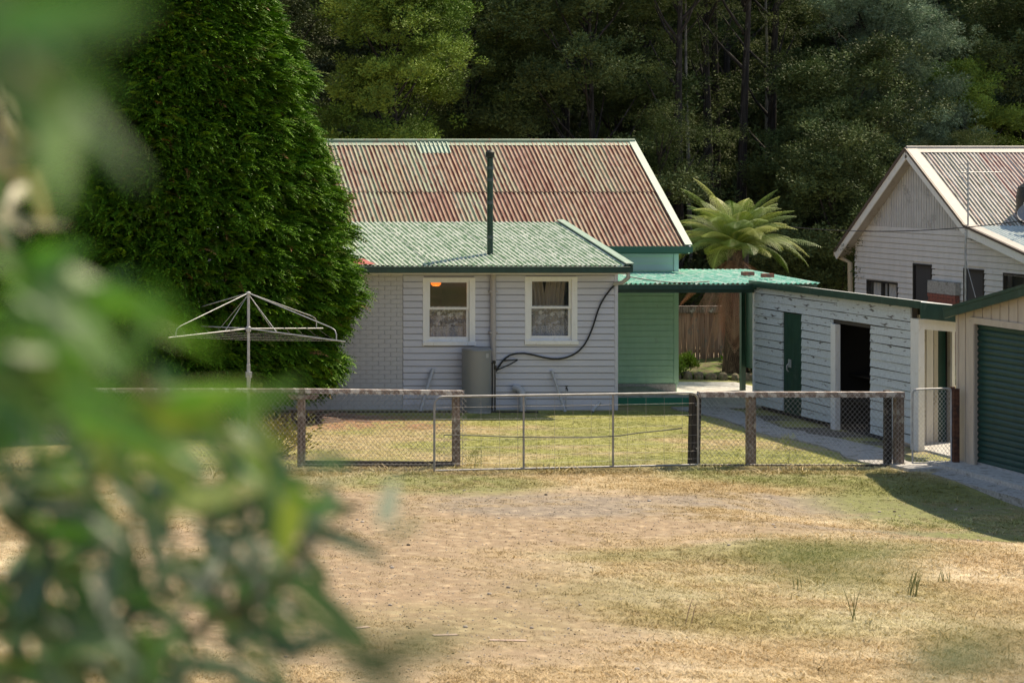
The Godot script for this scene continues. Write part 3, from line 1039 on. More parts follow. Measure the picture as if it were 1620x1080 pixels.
	b.lathe(Vector3.ZERO, [Vector2(0.275, -0.06), Vector2(0.275, 0.04), Vector2(0.2, 0.04)], 32)
	part("plinth", b, M.old_concrete, wh)
	b = MB.new()
	b.lathe(Vector3.ZERO, [Vector2(0.274, 1.19), Vector2(0.278, 1.2), Vector2(0.274, 1.21)], 40)
	part("rim", b, M.heater, wh)
	b = MB.new()
	for q in 5:
		var a0 := 0.95 + q * 0.05
		b.quad(Vector3(cos(a0 + 0.05) * 0.2725, 1.07, sin(a0 + 0.05) * 0.2725), Vector3(cos(a0) * 0.2725, 1.07, sin(a0) * 0.2725), Vector3(cos(a0) * 0.2725, 1.15, sin(a0) * 0.2725), Vector3(cos(a0 + 0.05) * 0.2725, 1.15, sin(a0 + 0.05) * 0.2725))
	part("sticker", b, M.sticker, wh)
	b = MB.new()
	b.tube([Vector3(0.24, 0.95, 0.05), Vector3(0.32, 0.95, 0.05), Vector3(0.34, 0.9, 0.05), Vector3(0.335, 0.02, 0.06)], [0.012], 6)
	b.tube([Vector3(0.3, 0.95, 0.03), Vector3(0.3, 0.5, 0.03), Vector3(0.29, 0.02, 0.03)], [0.009], 6)
	b.box(Vector3(0.32, 0.97, 0.05), Vector3(0.05, 0.06, 0.05))
	b.box(Vector3(0.345, 0.86, 0.05), Vector3(0.04, 0.08, 0.04))
	part("pipes", b, M.black, wh)

	var hose := thing("black_hose", "black poly hose looping across the grey wall from eave to downpipe", "hose", P(-0.5, 1.0, 39.3))
	var cv := Curve3D.new()
	for q in [[0.75, 2.5], [0.58, 2.38], [0.36, 2.05], [0.2, 1.58], [0.05, 1.27], [-0.163, 1.08], [-0.45, 1.0], [-0.75, 1.03], [-1.12, 1.11], [-1.4, 1.07], [-1.56, 0.93], [-1.68, 0.74]]:
		cv.add_point(P(q[0], q[1], 39.33) - hose.position)
	for q in cv.point_count:
		var pa := cv.get_point_position(max(q - 1, 0))
		var pb := cv.get_point_position(min(q + 1, cv.point_count - 1))
		cv.set_point_in(q, -(pb - pa) / 6.0)
		cv.set_point_out(q, (pb - pa) / 6.0)
	b = MB.new()
	var hp := []
	for q in 80: hp.append(cv.sample_baked(cv.get_baked_length() * q / 79.0))
	b.tube(hp, [0.017], 8)
	part("tubing", b, M.black, hose)
	b = MB.new()
	b.tube([Vector3(-1.17, -0.22, 0.0), Vector3(-0.9, -0.1, 0.0), Vector3(-0.76, -0.02, 0)], [0.012], 6)
	b.tube([Vector3(-1.07, -0.04, 0.0), Vector3(-0.76, -0.01, 0)], [0.013], 6)
	part("bracket", b, M.black, hose)

	var poles := [[[-2.897, 0.8, 39.33], [-3.25, 0.0, 39.0], 0.035, "grey plastic pole leaning on the wall below the lamp window"], [[-0.582, 0.775, 39.34], [-0.41, 0.0, 39.1], 0.026, "thin grey pole leaning on the wall below the draped window"]]
	for q in poles:
		b = MB.new()
		var base := P(q[1][0], q[1][1], q[1][2])
		b.tube([Vector3.ZERO, P(q[0][0], q[0][1], q[0][2]) - base], [q[2]], 10)
		var o := put("leaning_pole", b.mesh(), M.pipe_grey)
		o.position = base
		tag(o, q[3], "pole")
	b = MB.new()
	b.tube([Vector3(0, -0.03, 0), Vector3(0, 0.3, 0), Vector3(-0.01, 0.38, -0.02), Vector3(-0.06, 0.43, -0.06), Vector3(-0.12, 0.44, -0.12)], [0.07], 14)
	var ep := put("drain_pipe", b.mesh(), M.pipe_grey)
	ep.position = P(-1.2, 0, 39.2)
	tag(ep, "fat grey drain pipe stub with an elbow at the wall foot", "pipe")
	var tap := thing("garden_tap", "small garden tap on a thin riser against the grey wall", "tap", P(-0.336, 0, 39.25))
	b = MB.new()
	b.rod(Vector3(0, -0.03, 0), Vector3(0, 0.44, 0), 0.011)
	part("riser", b, M.pipe_grey, tap)
	b = MB.new()
	b.tube([Vector3(0, 0.43, -0.01), Vector3(0, 0.45, 0.04), Vector3(0, 0.4, 0.08)], [0.014], 6)
	b.rod(Vector3(-0.03, 0.48, 0.02), Vector3(0.03, 0.48, 0.02), 0.008)
	b.rod(Vector3(0, 0.44, 0.02), Vector3(0, 0.48, 0.02), 0.008)
	part("spout", b, M.black, tap)
	b = MB.new()
	b.tube([Vector3(0, 0, 0), Vector3(0.19, 0.16, -0.1)], [0.035], 10)
	var sp := put("pipe_offcut", b.mesh(), M.pipe_grey)
	sp.position = P(0.07, 0.02, 39.0)
	tag(sp, "short pipe offcut lying against the corner of the cottage", "pipe")
	# edging board along the wall foot
	b = MB.new()
	b.span(P(-6.4, -0.05, 38.9), P(-1.0, 0.035, 38.94))
	var ed := put("garden_edging", b.mesh(), M.wood_dark)
	tag(ed, "low dark timber edging along the foot of the wall", "edging")

func make_porch_and_paths():
	var b := MB.new()
	b.span(P(0.74, -0.1, 40.18), P(2.47, 0.155, 42.2))
	setting("porch_slab", b, M.concrete)
	b = MB.new()
	b.span(P(0.74, -0.05, 40.172), P(2.47, 0.15, 40.179))
	var r := put("slab_edge_paint", b.mesh(), M.teal_paint)
	r.set_meta("kind", "structure")
	b = MB.new()
	b.span(P(2.48, -0.1, 39.7), P(5.2, 0.03, 44.2))
	setting("back_path", b, M.concrete)
	# worn path beside the shed: irregular strip
	b = MB.new()
	var pl := []
	var pr := []
	rng.seed = 33
	for k in 28:
		var d := 32.1 + k * 0.28
		pl.append(P(1.95 + 0.12 * sin(d * 1.7) + rng.randf_range(-0.07, 0.07), 0.03, d))
		pr.append(P(2.75 + 0.16 * sin(d * 1.3 + 1.0) + rng.randf_range(-0.08, 0.08), 0.034, d))
	for k in 27:
		b.quad(pl[k], pr[k], pr[k + 1], pl[k + 1])
		b.quad(pl[k + 1], pl[k + 1] - Vector3(0, 0.1, 0), pl[k] - Vector3(0, 0.1, 0), pl[k])
		b.quad(pr[k], pr[k] - Vector3(0, 0.1, 0), pr[k + 1] - Vector3(0, 0.1, 0), pr[k + 1])
	setting("shed_path", b, M.old_concrete)
	b = MB.new()
	b.box(P(2.55, 0.005, 31.75), Vector3(0.95, 0.09, 0.5), Basis(Vector3.UP, 0.06))
	setting("gate_step", b, M.concrete)
	b = MB.new()
	b.span(P(2.65, -0.2, 25.0), P(3.3, 0.1, 31.95))
	setting("garage_slab", b, M.concrete)
	b = MB.new()
	var p := []
	for y in [-0.25, 0.03]:
		p.append(P(2.2, y - 0.02 if y > 0 else y, 24.5))
		p.append(P(2.65, y, 24.5))
		p.append(P(2.65, y, 31.5))
		p.append(P(2.3, y - 0.015 if y > 0 else y, 31.2))
	b.hexa(p)
	setting("garage_apron", b, M.old_concrete)

func make_carport():
	var c := thing("carport", "flat carport with bleached teal iron roof joining cottage and shed", "carport", P(2.7, 0, 41.0))
	var g := c
	var shift := -c.position
	var x := 0.72
	var k := 0
	while x < 4.7:
		var o := corr(g, "roof_sheet", x, minf(x + 0.79, 4.76), 39.55, 2.45, 42.24 if x < 3.0 else 42.75, 2.545 if x < 3.0 else 2.56, M.teal_roof, 0.002 * (k % 2), 300 + k)
		o.position = shift
		x += 0.76
		k += 1
	var b := MB.new()
	b.span(P(0.7, 2.27, 39.56), P(3.46, 2.42, 39.66))
	part("front_beam", b, M.dark_green, g).position = shift
	b = MB.new()
	b.span(P(0.7, 2.34, 39.46), P(3.46, 2.432, 39.558))
	part("gutter", b, M.dark_green, g).position = shift
	b = MB.new()
	b.span(P(3.16, 2.4, 42.62), P(4.74, 2.53, 42.7))
	part("rear_beam", b, M.dark_green, g).position = shift
	b = MB.new()
	b.span(P(4.66, 2.35, 39.6), P(4.72, 2.44, 42.6))
	part("side_beam", b, M.dark_green, g).position = shift
	for q in [[4.62, 42.56]]:
		b = MB.new()
		b.span(P(q[0] - 0.045, 0.0, q[1] - 0.045), P(q[0] + 0.045, 2.4, q[1] + 0.045))
		part("post", b, M.dark_green, g).position = shift
	# upright boards of the green screen beside the post
	for q in 7:
		b = MB.new()
		var d := 42.5 - q * 0.37
		b.span(P(4.66, 0.52, d - 0.36), P(4.69, 2.34, d))
		part("screen_board", b, M.dark_green, g).position = shift
	# two bricks hold the iron down
	var spots := [[4.05, 2.525, 41.1, 0.15, "red house brick lying flat on the teal carport iron, set apart"], [4.12, 2.525, 40.4, -0.2, "red house brick at the front edge of the teal carport iron"]]
	for q in spots:
		b = MB.new()
		b.box(Vector3(0, 0.038, 0), Vector3(0.23, 0.076, 0.11))
		var o := put("loose_brick", b.mesh(), M.red_brick)
		o.position = P(q[0], q[1], q[2]); o.rotation.y = q[3]
		tag(o, q[4], "brick", "bricks on the carport roof")
	b = MB.new()
	var pts := []
	for q in 20:
		var t := q / 19.0
		pts.append(P(lerpf(0.75, 2.6, t), 2.62 - 0.13 * t - 0.06 * sin(t * PI), lerpf(38.9, 39.6, t)))
	b.tube(pts, [0.012], 6)
	var o2 := put("roof_cable", b.mesh(), M.black)
	tag(o2, "thin black cable running from the gutter end over the carport edge", "cable")

func make_shed():
	rng.seed = 91
	var s := thing("peeling_shed", "old shed with peeling white weatherboards and green door", "shed", P(3.48, 0, 36.7))
	var shift := -s.position
	var X := 3.48
	var w := Node3D.new()
	w.name = "side_wall"
	s.add_child(w)
	w.position = shift
	var holes := [[37.71, 0.05, 38.45, 2.0], [35.26, -0.2, 36.57, 1.92]]
	# u runs away from the viewer along the wall
	shell(w, "wall_frame", P(X + 0.03, 0, 0), Vector3.FORWARD, Vector3.LEFT, 33.95, 39.6, 0.12, 2.4, 0.08, holes, M.wood_dark)
	var y := 0.1
	clad(w, "weatherboard", P(X + 0.028, 0, 0), Vector3.FORWARD, Vector3.LEFT, 0.1, 1.7, 0.145, func(_y): return [33.97, 39.6], holes, [M.peel[0], M.peel[0], M.peel[1]], 1.9, 0.036, 0.008, 0.012)
	clad(w, "weatherboard", P(X + 0.028, 0, 0), Vector3.FORWARD, Vector3.LEFT, 1.7, 2.41, 0.145, func(_y): return [33.97, 39.6], holes, [M.peel[1], M.peel[2], M.peel[2]], 1.9, 0.036, 0.008, 0.013)
	var b := MB.new()
	b.span(P(X - 0.015, 0.05, 39.6), P(X + 0.05, 2.42, 39.64))
	part("corner_board", b, M.white, w)
	b = MB.new()
	b.span(P(X - 0.03, 0.0, 36.4), P(X + 0.06, 1.9, 36.57))
	part("door_jamb", b, M.white, w)
	# green ledged door
	var d := Node3D.new()
	d.name = "door"
	s.add_child(d)
	d.position = shift
	for q in 5:
		b = MB.new()
		b.span(P(X + 0.025, 0.08, 37.72 + q * 0.146), P(X + 0.05, 1.97, 37.72 + q * 0.146 + 0.142))
		part("plank", b, M.dark_green, d)
	b = MB.new()
	b.tube([P(X, 1.02, 38.2), P(X - 0.035, 0.98, 38.2), P(X - 0.035, 0.9, 38.2), P(X, 0.87, 38.2)], [0.012], 6)
	b.span(P(X + 0.01, 0.95, 38.15), P(X + 0.024, 1.1, 38.24))
	part("handle", b, M.galv, d)
	# roof with green edge flashing, falling to the east
	var rf := Node3D.new()
	rf.name = "roof"
	s.add_child(rf)
	rf.position = shift
	b = MB.new()
	b.hexa([P(X - 0.08, 2.45, 33.5), P(4.72, 2.32, 33.5), P(4.72, 2.32, 39.55), P(X - 0.08, 2.45, 39.55), P(X - 0.08, 2.5, 33.5), P(4.72, 2.36, 33.5), P(4.72, 2.36, 39.55), P(X - 0.08, 2.5, 39.55)])
	part("roof_sheet", b, M.white_iron, rf)
	b = MB.new()
	b.span(P(X - 0.1, 2.39, 33.5), P(X - 0.082, 2.515, 39.62))
	part("edge_flashing", b, M.dark_green, rf)
	b = MB.new()
	b.hexa([P(X - 0.1, 2.23, 33.46), P(4.74, 2.09, 33.46), P(4.74, 2.09, 33.495), P(X - 0.1, 2.23, 33.495), P(X - 0.1, 2.5, 33.46), P(4.74, 2.37, 33.46), P(4.74, 2.37, 33.495), P(X - 0.1, 2.5, 33.495)])
	part("fascia", b, M.dark_green, rf)
	# near end: white post and beam, recess behind
	var ne := Node3D.new()
	ne.name = "near_end"
	s.add_child(ne)
	ne.position = shift
	b = MB.new()
	b.span(P(X - 0.01, 0.0, 33.7), P(X + 0.09, 2.2, 33.95))
	part("post", b, M.white, ne)
	b = MB.new()
	b.hexa([P(X + 0.09, 2.03, 33.7), P(4.62, 1.95, 33.7), P(4.62, 1.95, 33.78), P(X + 0.09, 2.03, 33.78), P(X + 0.09, 2.23, 33.7), P(4.62, 2.12, 33.7), P(4.62, 2.12, 33.78), P(X + 0.09, 2.23, 33.78)])
	part("beam", b, M.white, ne)
	var px := X + 0.06
	for q in [[0.44, M.panel], [0.13, M.panel], [0.13, M.neigh_board], [0.08, M.panel]]:
		b = MB.new()
		b.span(P(px, 0.0, 34.62), P(px + q[0] - 0.012, 2.2, 34.7))
		part("wall_panel", b, q[1], ne)
		px += q[0]
	b = MB.new()
	b.span(P(px + 0.01, 0.02, 34.75), P(px + 0.19, 2.1, 34.79))
	part("dark_door", b, M.roller, ne)
	b = MB.new()
	b.span(P(px + 0.19, 0.0, 34.62), P(4.6, 2.2, 34.7))
	part("wall_panel", b, M.panel, ne)
	b = MB.new()
	b.span(P(px + 0.19, 0.0, 34.55), P(px + 0.24, 2.1, 34.615))
	part("door_post", b, M.white, ne)
	b = MB.new()
	b.span(P(X + 0.1, -0.1, 32.9), P(4.62, 0.03, 34.6))
	part("floor_slab", b, M.concrete, ne)
	# rest of the box
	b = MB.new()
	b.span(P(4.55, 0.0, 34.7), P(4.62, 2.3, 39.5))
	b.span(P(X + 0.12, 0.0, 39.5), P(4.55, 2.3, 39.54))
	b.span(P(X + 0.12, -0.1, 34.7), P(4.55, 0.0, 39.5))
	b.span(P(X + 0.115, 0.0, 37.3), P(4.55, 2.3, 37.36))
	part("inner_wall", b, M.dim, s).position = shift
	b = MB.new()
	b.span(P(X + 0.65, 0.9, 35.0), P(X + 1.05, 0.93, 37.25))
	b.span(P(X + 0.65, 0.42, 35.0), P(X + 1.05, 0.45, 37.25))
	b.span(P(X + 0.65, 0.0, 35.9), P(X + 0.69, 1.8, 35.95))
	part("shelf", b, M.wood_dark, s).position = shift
	var tub := thing("blue_tub", "blue plastic tub on a shelf inside the dark shed opening", "tub", P(X + 0.84, 0.93, 35.55))
	b = MB.new()
	b.lathe(Vector3.ZERO, [Vector2(0, 0), Vector2(0.13, 0), Vector2(0.16, 0.27), Vector2(0.17, 0.28), Vector2(0.17, 0.3), Vector2(0.15, 0.3), Vector2(0.12, 0.02)], 20)
	part("bowl", b, mat(lin(0.01, 0.05, 0.22), 0.4), tub)
	b = MB.new()
	b.tube([Vector3(-0.165, 0.29, 0), Vector3(-0.12, 0.36, 0.06), Vector3(0, 0.39, 0.08), Vector3(0.12, 0.36, 0.06), Vector3(0.165, 0.29, 0)], [0.006], 6)
	part("handle", b, M.galv, tub)
	var bx := thing("cardboard_box", "small cardboard carton on the low shelf in the shed opening", "box", P(X + 0.8, 0.45, 36.0))
	b = MB.new()
	b.box(Vector3(0, 0.09, 0), Vector3(0.2, 0.18, 0.24))
	part("carton", b, mat(lin(0.36, 0.25, 0.14), 0.9), bx)
	b = MB.new()
	b.box(Vector3(0, 0.184, 0.06), Vector3(0.2, 0.006, 0.115), Basis(Vector3.RIGHT, -0.15))
	part("flap", b, mat(lin(0.4, 0.28, 0.16), 0.9), bx)

func make_garage():
	var g := thing("garage", "cream steel garage with dark green roller door and green barge", "garage", P(3.15, 0, 28.5))
	var shift := -g.position
	var X := 3.15
	var w := Node3D.new()
	w.name = "door_wall"
	g.add_child(w)
	w.position = shift
	# height of the wall under the gable at depth d
	var top := func(d: float) -> float: return 2.44 + (3.5 - absf(d - 28.5)) * 0.23
	# sheets of ribbed steel: one part for each pan, above and beside the door
	var d := 32.0
	while d > 25.01:
		var e := maxf(d - 0.23, 25.0)
		var lo := 0.08
		if d - 0.1 < 31.6 and e + 0.1 > 28.4: lo = 2.34
		var b := MB.new()
		b.hexa([P(X, lo, e + 0.012), P(X + 0.06, lo, e + 0.012), P(X + 0.06, lo, d - 0.012), P(X, lo, d - 0.012), P(X, top.call(e), e + 0.012), P(X + 0.06, top.call(e), e + 0.012), P(X + 0.06, top.call(d), d - 0.012), P(X, top.call(d), d - 0.012)])
		part("wall_pan", b, M.beige, w)
		d = e
	var b2 := MB.new()
	for q in [[28.3, 31.75, 2.34, 9.0], [31.6, 31.97, 0.08, 2.34], [25.03, 28.35, 0.08, 2.34]]:
		b2.hexa([P(X + 0.02, q[2], q[0]), P(X + 0.05, q[2], q[0]), P(X + 0.05, q[2], q[1]), P(X + 0.02, q[2], q[1]), P(X + 0.02, minf(q[3], top.call(q[0])), q[0]), P(X + 0.05, minf(q[3], top.call(q[0])), q[0]), P(X + 0.05, minf(q[3], top.call(q[1])), q[1]), P(X + 0.02, minf(q[3], top.call(q[1])), q[1])])
	part("wall_backing", b2, M.beige, w)
	var b := MB.new()
	b.span(P(X - 0.03, 0.08, 31.5), P(X - 0.002, 2.3, 31.62))
	b.span(P(X - 0.03, 0.08, 28.4), P(X - 0.002, 2.3, 28.52))
	b.span(P(X - 0.03, 2.3, 28.4), P(X - 0.002, 2.4, 31.62))
	b.span(P(X, 0.1, 31.56), P(X + 0.1, 2.3, 31.6))
	part("door_frame", b, M.beige, w)
	b = MB.new()
	b.span(P(X - 0.02, 0.08, 31.95), P(X + 0.1, 2.42, 32.01))
	part("corner_flashing", b, M.beige, w)
	var rd := Node3D.new()
	rd.name = "roller_door"
	g.add_child(rd)
	rd.position = shift
	var y := 0.105
	while y < 2.36:
		b = MB.new()
		# each slat bulges outwards
		var pts := []
		for k in 7:
			var t := k / 6.0
			pts.append(Vector2(X + 0.085 - 0.022 * sin(PI * t), y + 0.094 * t))
		for k in 6:
			b.quad(P(pts[k].x, pts[k].y, 31.6), P(pts[k].x, pts[k].y, 28.4), P(pts[k + 1].x, pts[k + 1].y, 28.4), P(pts[k + 1].x, pts[k + 1].y, 31.6))
		part("slat", b, M.roller, rd)
		y += 0.096
	b = MB.new()
	b.span(P(X + 0.05, 0.1, 28.45), P(X + 0.09, 0.14, 31.55))
	part("bottom_rail", b, M.galv, rd)
	# other walls
	b = MB.new()
	b.span(P(X + 0.1, 0.0, 31.93), P(10.0, 2.44, 31.98))
	b.span(P(X + 0.1, 0.0, 25.02), P(10.0, 2.44, 25.07))
	b.span(P(9.95, 0.0, 25.07), P(10.0, 2.44, 31.93))
	part("rear_walls", b, M.beige, g).position = shift
	b = MB.new()
	b.span(P(X + 0.1, -0.05, 25.1), P(9.9, 0.1, 31.9))
	part("floor", b, M.concrete, g).position = shift
	for side in [1.0, -1.0]:
		b = MB.new()
		var ef: float = 28.5 + side * 3.62
		var p := [P(X - 0.12, 2.47, ef), P(10.1, 2.47, ef), P(10.1, 3.3, 28.5), P(X - 0.12, 3.3, 28.5)]
		if side > 0: p = [p[1], p[0], p[3], p[2]]
		var up := Vector3(0, 0.03, 0)
		b.hexa([p[0], p[1], p[2], p[3], p[0] + up, p[1] + up, p[2] + up, p[3] + up])
		part("roof_slope", b, M.dark_green, g).position = shift
		b = MB.new()
		b.beam(P(X - 0.135, 2.42, ef + side * 0.01), P(X - 0.135, 3.27, 28.5), 0.028, 0.17)
		part("barge_board", b, M.dark_green, g).position = shift
		b = MB.new()
		b.beam(P(X - 0.142, 2.475, ef + side * 0.01), P(X - 0.142, 3.325, 28.5), 0.036, 0.035)
		part("barge_roll", b, M.dark_green, g).position = shift
		b = MB.new()
		b.span(P(X - 0.12, 2.37, ef - 0.06), P(10.1, 2.47, ef + 0.06))
		part("gutter", b, M.dark_green, g).position = shift

func make_neighbour():
	rng.seed = 17
	var h := thing("neighbour_house", "cream weatherboard house with steep gable and red striped iron roof", "house", P(12.4, 0, 48.5))
	var shift := -h.position
	var X := 12.4
	var w := Node3D.new()
	w.name = "gable_end"
	h.add_child(w)
	w.position = shift
	var roof_y := func(d: float) -> float:
		if d > 50.0: return 5.1 - (d - 50.0) * 0.775
		if d > 47.5: return 5.1 - (50.0 - d) * 0.72
		return 3.3 - (47.5 - d) * 0.235
	var lim := func(y: float) -> Array:
		var a := 42.0
		if y > 3.3: a = 50.0 - (5.1 - y) / 0.72
		elif y > 2.0: a = 47.5 - (3.3 - y) / 0.235
		return [maxf(a, 42.0), minf(53.0, 50.0 + (5.1 - y) / 0.775)]
	var holes := [[50.9, 0.9, 52.4, 1.8], [49.35, 0.2, 50.2, 2.33], [47.15, 0.2, 48.0, 2.32], [44.8, 0.9, 46.4, 2.3]]
	clad(w, "weatherboard", P(X, 0, 0), Vector3.FORWARD, Vector3.LEFT, 0.3, 3.22, 0.139, lim, holes, [M.neigh_board], 0.0, 0.034, 0.0, 0.02)
	# backing wall up to the roof
	var b := MB.new()
	var d := 42.0
	while d < 52.99:
		var e := d + 0.25
		var c := d + 0.125
		var lows := [[0.0, minf(roof_y.call(d), roof_y.call(e))]]
		for q in holes:
			if c > q[0] and c < q[2]: lows = [[0.0, q[1]], [q[3], minf(roof_y.call(d), roof_y.call(e))]]
		for l in lows: b.span(P(X, l[0], d), P(X + 0.1, l[1], e))
		d = e
	part("wall_frame", b, M.neigh_board, w)
	# upright battens of the gable
	d = 47.55
	while d < 52.5:
		var e := d + 0.115
		var y1: float = minf(roof_y.call(d), roof_y.call(e)) + 0.04
		if y1 > 3.24:
			b = MB.new()
			b.span(P(X - 0.018, 3.2, d), P(X - 0.001, y1, e - 0.035))
			part("gable_board", b, M.gable_board, w)
		d = e
	# openings
	for k in 4:
		var q: Array = holes[k]
		var n := Node3D.new()
		n.name = "window" if k in [0, 3] else "door"
		h.add_child(n, true)
		n.position = shift
		b = MB.new()
		var t := 0.05
		b.span(P(X - 0.035, q[1], q[0]), P(X + 0.05, q[3], q[0] + t))
		b.span(P(X - 0.035, q[1], q[2] - t), P(X + 0.05, q[3], q[2]))
		b.span(P(X - 0.035, q[3] - t, q[0] + t), P(X + 0.05, q[3], q[2] - t))
		b.span(P(X - 0.035, q[1], q[0] + t), P(X + 0.05, q[1] + t, q[2] - t))
		if k in [0, 3]: b.span(P(X - 0.03, q[1] + t, (q[0] + q[2]) / 2.0 - 0.04), P(X + 0.04, q[3] - t, (q[0] + q[2]) / 2.0 + 0.04))
		part("frame", b, M.dark_frame, n)
		b = MB.new()
		b.quad(P(X + 0.02, q[1] + t, q[2] - t), P(X + 0.02, q[1] + t, q[0] + t), P(X + 0.02, q[3] - t, q[0] + t), P(X + 0.02, q[3] - t, q[2] - t))
		part("pane" if k in [0, 3] else "fly_screen", b, M.glass if k in [0, 3] else M.screen, n)
		b = MB.new()
		b.span(P(X + 0.3, q[1], q[0] - 0.2), P(X + 0.32, q[3] + 0.1, q[2] + 0.2))
		part("room_panel", b, M.dim, n)
		if k == 0:
			for side in 2:
				b = MB.new()
				var c0: float = [q[0] + 0.05, (q[0] + q[2]) / 2.0 + 0.05][side]
				for m in 9:
					var a0 := c0 + m * 0.07
					b.quad(P(X + 0.12 + 0.02 * (m % 2), q[1], a0 + 0.07), P(X + 0.12 + 0.02 * ((m + 1) % 2), q[1], a0), P(X + 0.12 + 0.02 * ((m + 1) % 2), q[3], a0), P(X + 0.12 + 0.02 * (m % 2), q[3], a0 + 0.07))
				part("curtain", b, M.curtain, n)
	# chimney breast of red brick with a cement cap
	var ch := Node3D.new()
	ch.name = "chimney_breast"
	h.add_child(ch)
	ch.position = shift
	b = MB.new()
	b.span(P(X - 0.15, 1.66, 48.12), P(X - 0.04, 1.96, 49.33))
	part("cement_cap", b, M.old_concrete, ch)
	var bm := MB.new()
	bm.box(Vector3.ZERO, Vector3(0.1, 0.076, 0.23))
	var brick := bm.mesh()
	for r in 6:
		for q in 5:
			var dz: float = 48.26 + q * 0.24 + (0.12 if r % 2 == 1 else 0.0)
			if dz > 49.25: continue
			var o := put("brick", brick, M.red_brick, ch)
			o.position = P(X - 0.1, 1.61 - r * 0.086, dz)
	b = MB.new()
	b.span(P(X - 0.14, 0.0, 48.14), P(X - 0.04, 1.655, 49.31))
	part("mortar_core", b, M.red_brick, ch)
	# roof
	var rf := Node3D.new()
	rf.name = "roof"
	h.add_child(rf)
	rf.position = shift
	var x := 12.16
	var k2 := 0
	var kinds := [0, 0, 1, 1, 0, 1, 1, 1, 0, 0, 1, 0, 1, 1, 0, 0]
	while x < 24.0:
		var m: Material = M.neigh_red_iron if kinds[k2 % 16] == 1 else M.neigh_white_iron
		corr(rf, "roof_sheet", x, x + 0.79, 47.42, 3.31, 50.0, 5.17, m, 0.002 * (k2 % 2), 400 + k2)
		corr(rf, "lower_sheet", x, x + 0.79, 42.0, 2.05, 47.5, 3.35, M.neigh_flat, 0.002 * (k2 % 2), 430 + k2)
		x += 0.76
		k2 += 1
	corr(rf, "rear_slope", 12.16, 24.0, 53.4, 2.53, 50.0, 5.17, M.neigh_white_iron, 0.0, 460)
	b = MB.new()
	b.tube([P(12.1, 5.2, 50.0), P(24.0, 5.2, 50.0)], [0.04], 8)
	b.quad(P(12.1, 5.08, 49.84), P(24.0, 5.08, 49.84), P(24.0, 5.21, 50.0), P(12.1, 5.21, 50.0))
	b.quad(P(24.0, 5.08, 50.16), P(12.1, 5.08, 50.16), P(12.1, 5.21, 50.0), P(24.0, 5.21, 50.0))
	part("ridge_cap", b, M.cream_cap, rf)
	var runs := [[53.45, 2.47, 50.0, 5.15], [47.44, 3.32, 50.0, 5.15], [42.0, 2.05, 47.44, 3.32]]
	for q in runs:
		b = MB.new()
		b.beam(P(12.1, q[1] - 0.11, q[0]), P(12.1, q[3] - 0.11, q[2]), 0.03, 0.19)
		part("barge_board", b, M.white, rf)
		b = MB.new()
		b.beam(P(12.075, q[1] + 0.02, q[0]), P(12.075, q[3] + 0.02, q[2]), 0.05, 0.06)
		part("verge_trim", b, M.brown_trim, rf)
		b = MB.new()
		b.beam(P(12.22, q[1] + 0.052, q[0]), P(12.22, q[3] + 0.052, q[2]), 0.25, 0.012)
		part("verge_cap", b, M.cream_cap, rf)
		b = MB.new()
		b.beam(P(12.25, q[1] - 0.14, q[0]), P(12.25, q[3] - 0.14, q[2]), 0.28, 0.015)
		part("soffit", b, M.cream_cap, rf)
	b = MB.new()
	b.tube([P(12.2, 2.36, 53.5), P(12.25, 2.3, 53.4), P(12.3, 2.2, 53.1), P(12.3, 0.0, 53.06)], [0.06], 10)
	part("downpipe", b, M.downpipe_cream, h).position = shift
	b = MB.new()
	b.span(P(12.1, 2.36, 53.42), P(24.0, 2.47, 53.56))
	part("gutter", b, M.downpipe_cream, h).position = shift
	# other walls
	b = MB.new()
	b.span(P(12.5, 0.0, 52.9), P(24.0, 2.6, 53.0))
	b.span(P(12.5, 0.0, 42.2), P(24.0, 2.0, 42.3))
	b.span(P(23.9, 0.0, 42.3), P(24.0, 2.6, 52.9))
	part("rear_walls", b, M.neigh_board, h).position = shift

	# aerial, dish, cables
	var a := thing("television_aerial", "thin metal television aerial mast on the neighbouring gable roof", "aerial", P(12.55, 2.6, 47.35))
	b = MB.new()
	b.rod(Vector3(-0.5, -1.9, 0.0), Vector3(-0.5, 0.4, 0.0), 0.022, 6)
	b.tube([Vector3(-0.5, 0.3, 0), Vector3(-0.48, 0.62, 0), Vector3(-0.44, 0.75, 0), Vector3(-0.44, 2.25, 0)], [0.018], 6)
	part("mast", b, M.galv, a)
	b = MB.new()
	b.rod(Vector3(-0.6, 2.0, 0), Vector3(0.35, 2.0, 0), 0.01, 5)
	for q in 7:
		b.rod(Vector3(-0.5 + q * 0.13, 2.0, -0.2), Vector3(-0.5 + q * 0.13, 2.0, 0.2), 0.005, 4)
	for q in 4:
		b.rod(Vector3(-0.58, 1.88 + q * 0.1, -0.16), Vector3(-0.58, 1.88 + q * 0.1, 0.16), 0.005, 4)
	part("antenna_elements", b, M.galv, a)
	b = MB.new()
	b.box(Vector3(-0.25, 0.42, 0.0), Vector3(0.2, 0.06, 0.1))
	b.tube([Vector3(-0.5, 0.45, 0), Vector3(-0.38, 0.43, 0), Vector3(-0.25, 0.42, 0)], [0.012], 5)
	b.tube([Vector3(-0.52, 0.2, 0.02), Vector3(-0.6, -0.2, 0.25), Vector3(-0.55, -0.9, 0.5)], [0.008], 5)
	part("junction_box", b, M.galv, a)
	var sd := thing("satellite_dish", "grey satellite dish on an arm above the lower neighbouring roof", "satellite dish", P(12.84, 2.78, 46.75))
	b = MB.new()
	var ring := []
	var bs := Basis(Vector3(0, 1, 0), -0.9) * Basis(Vector3(1, 0, 0), -0.7)
	var dc := Vector3(0.45, 0.85, 0.0)
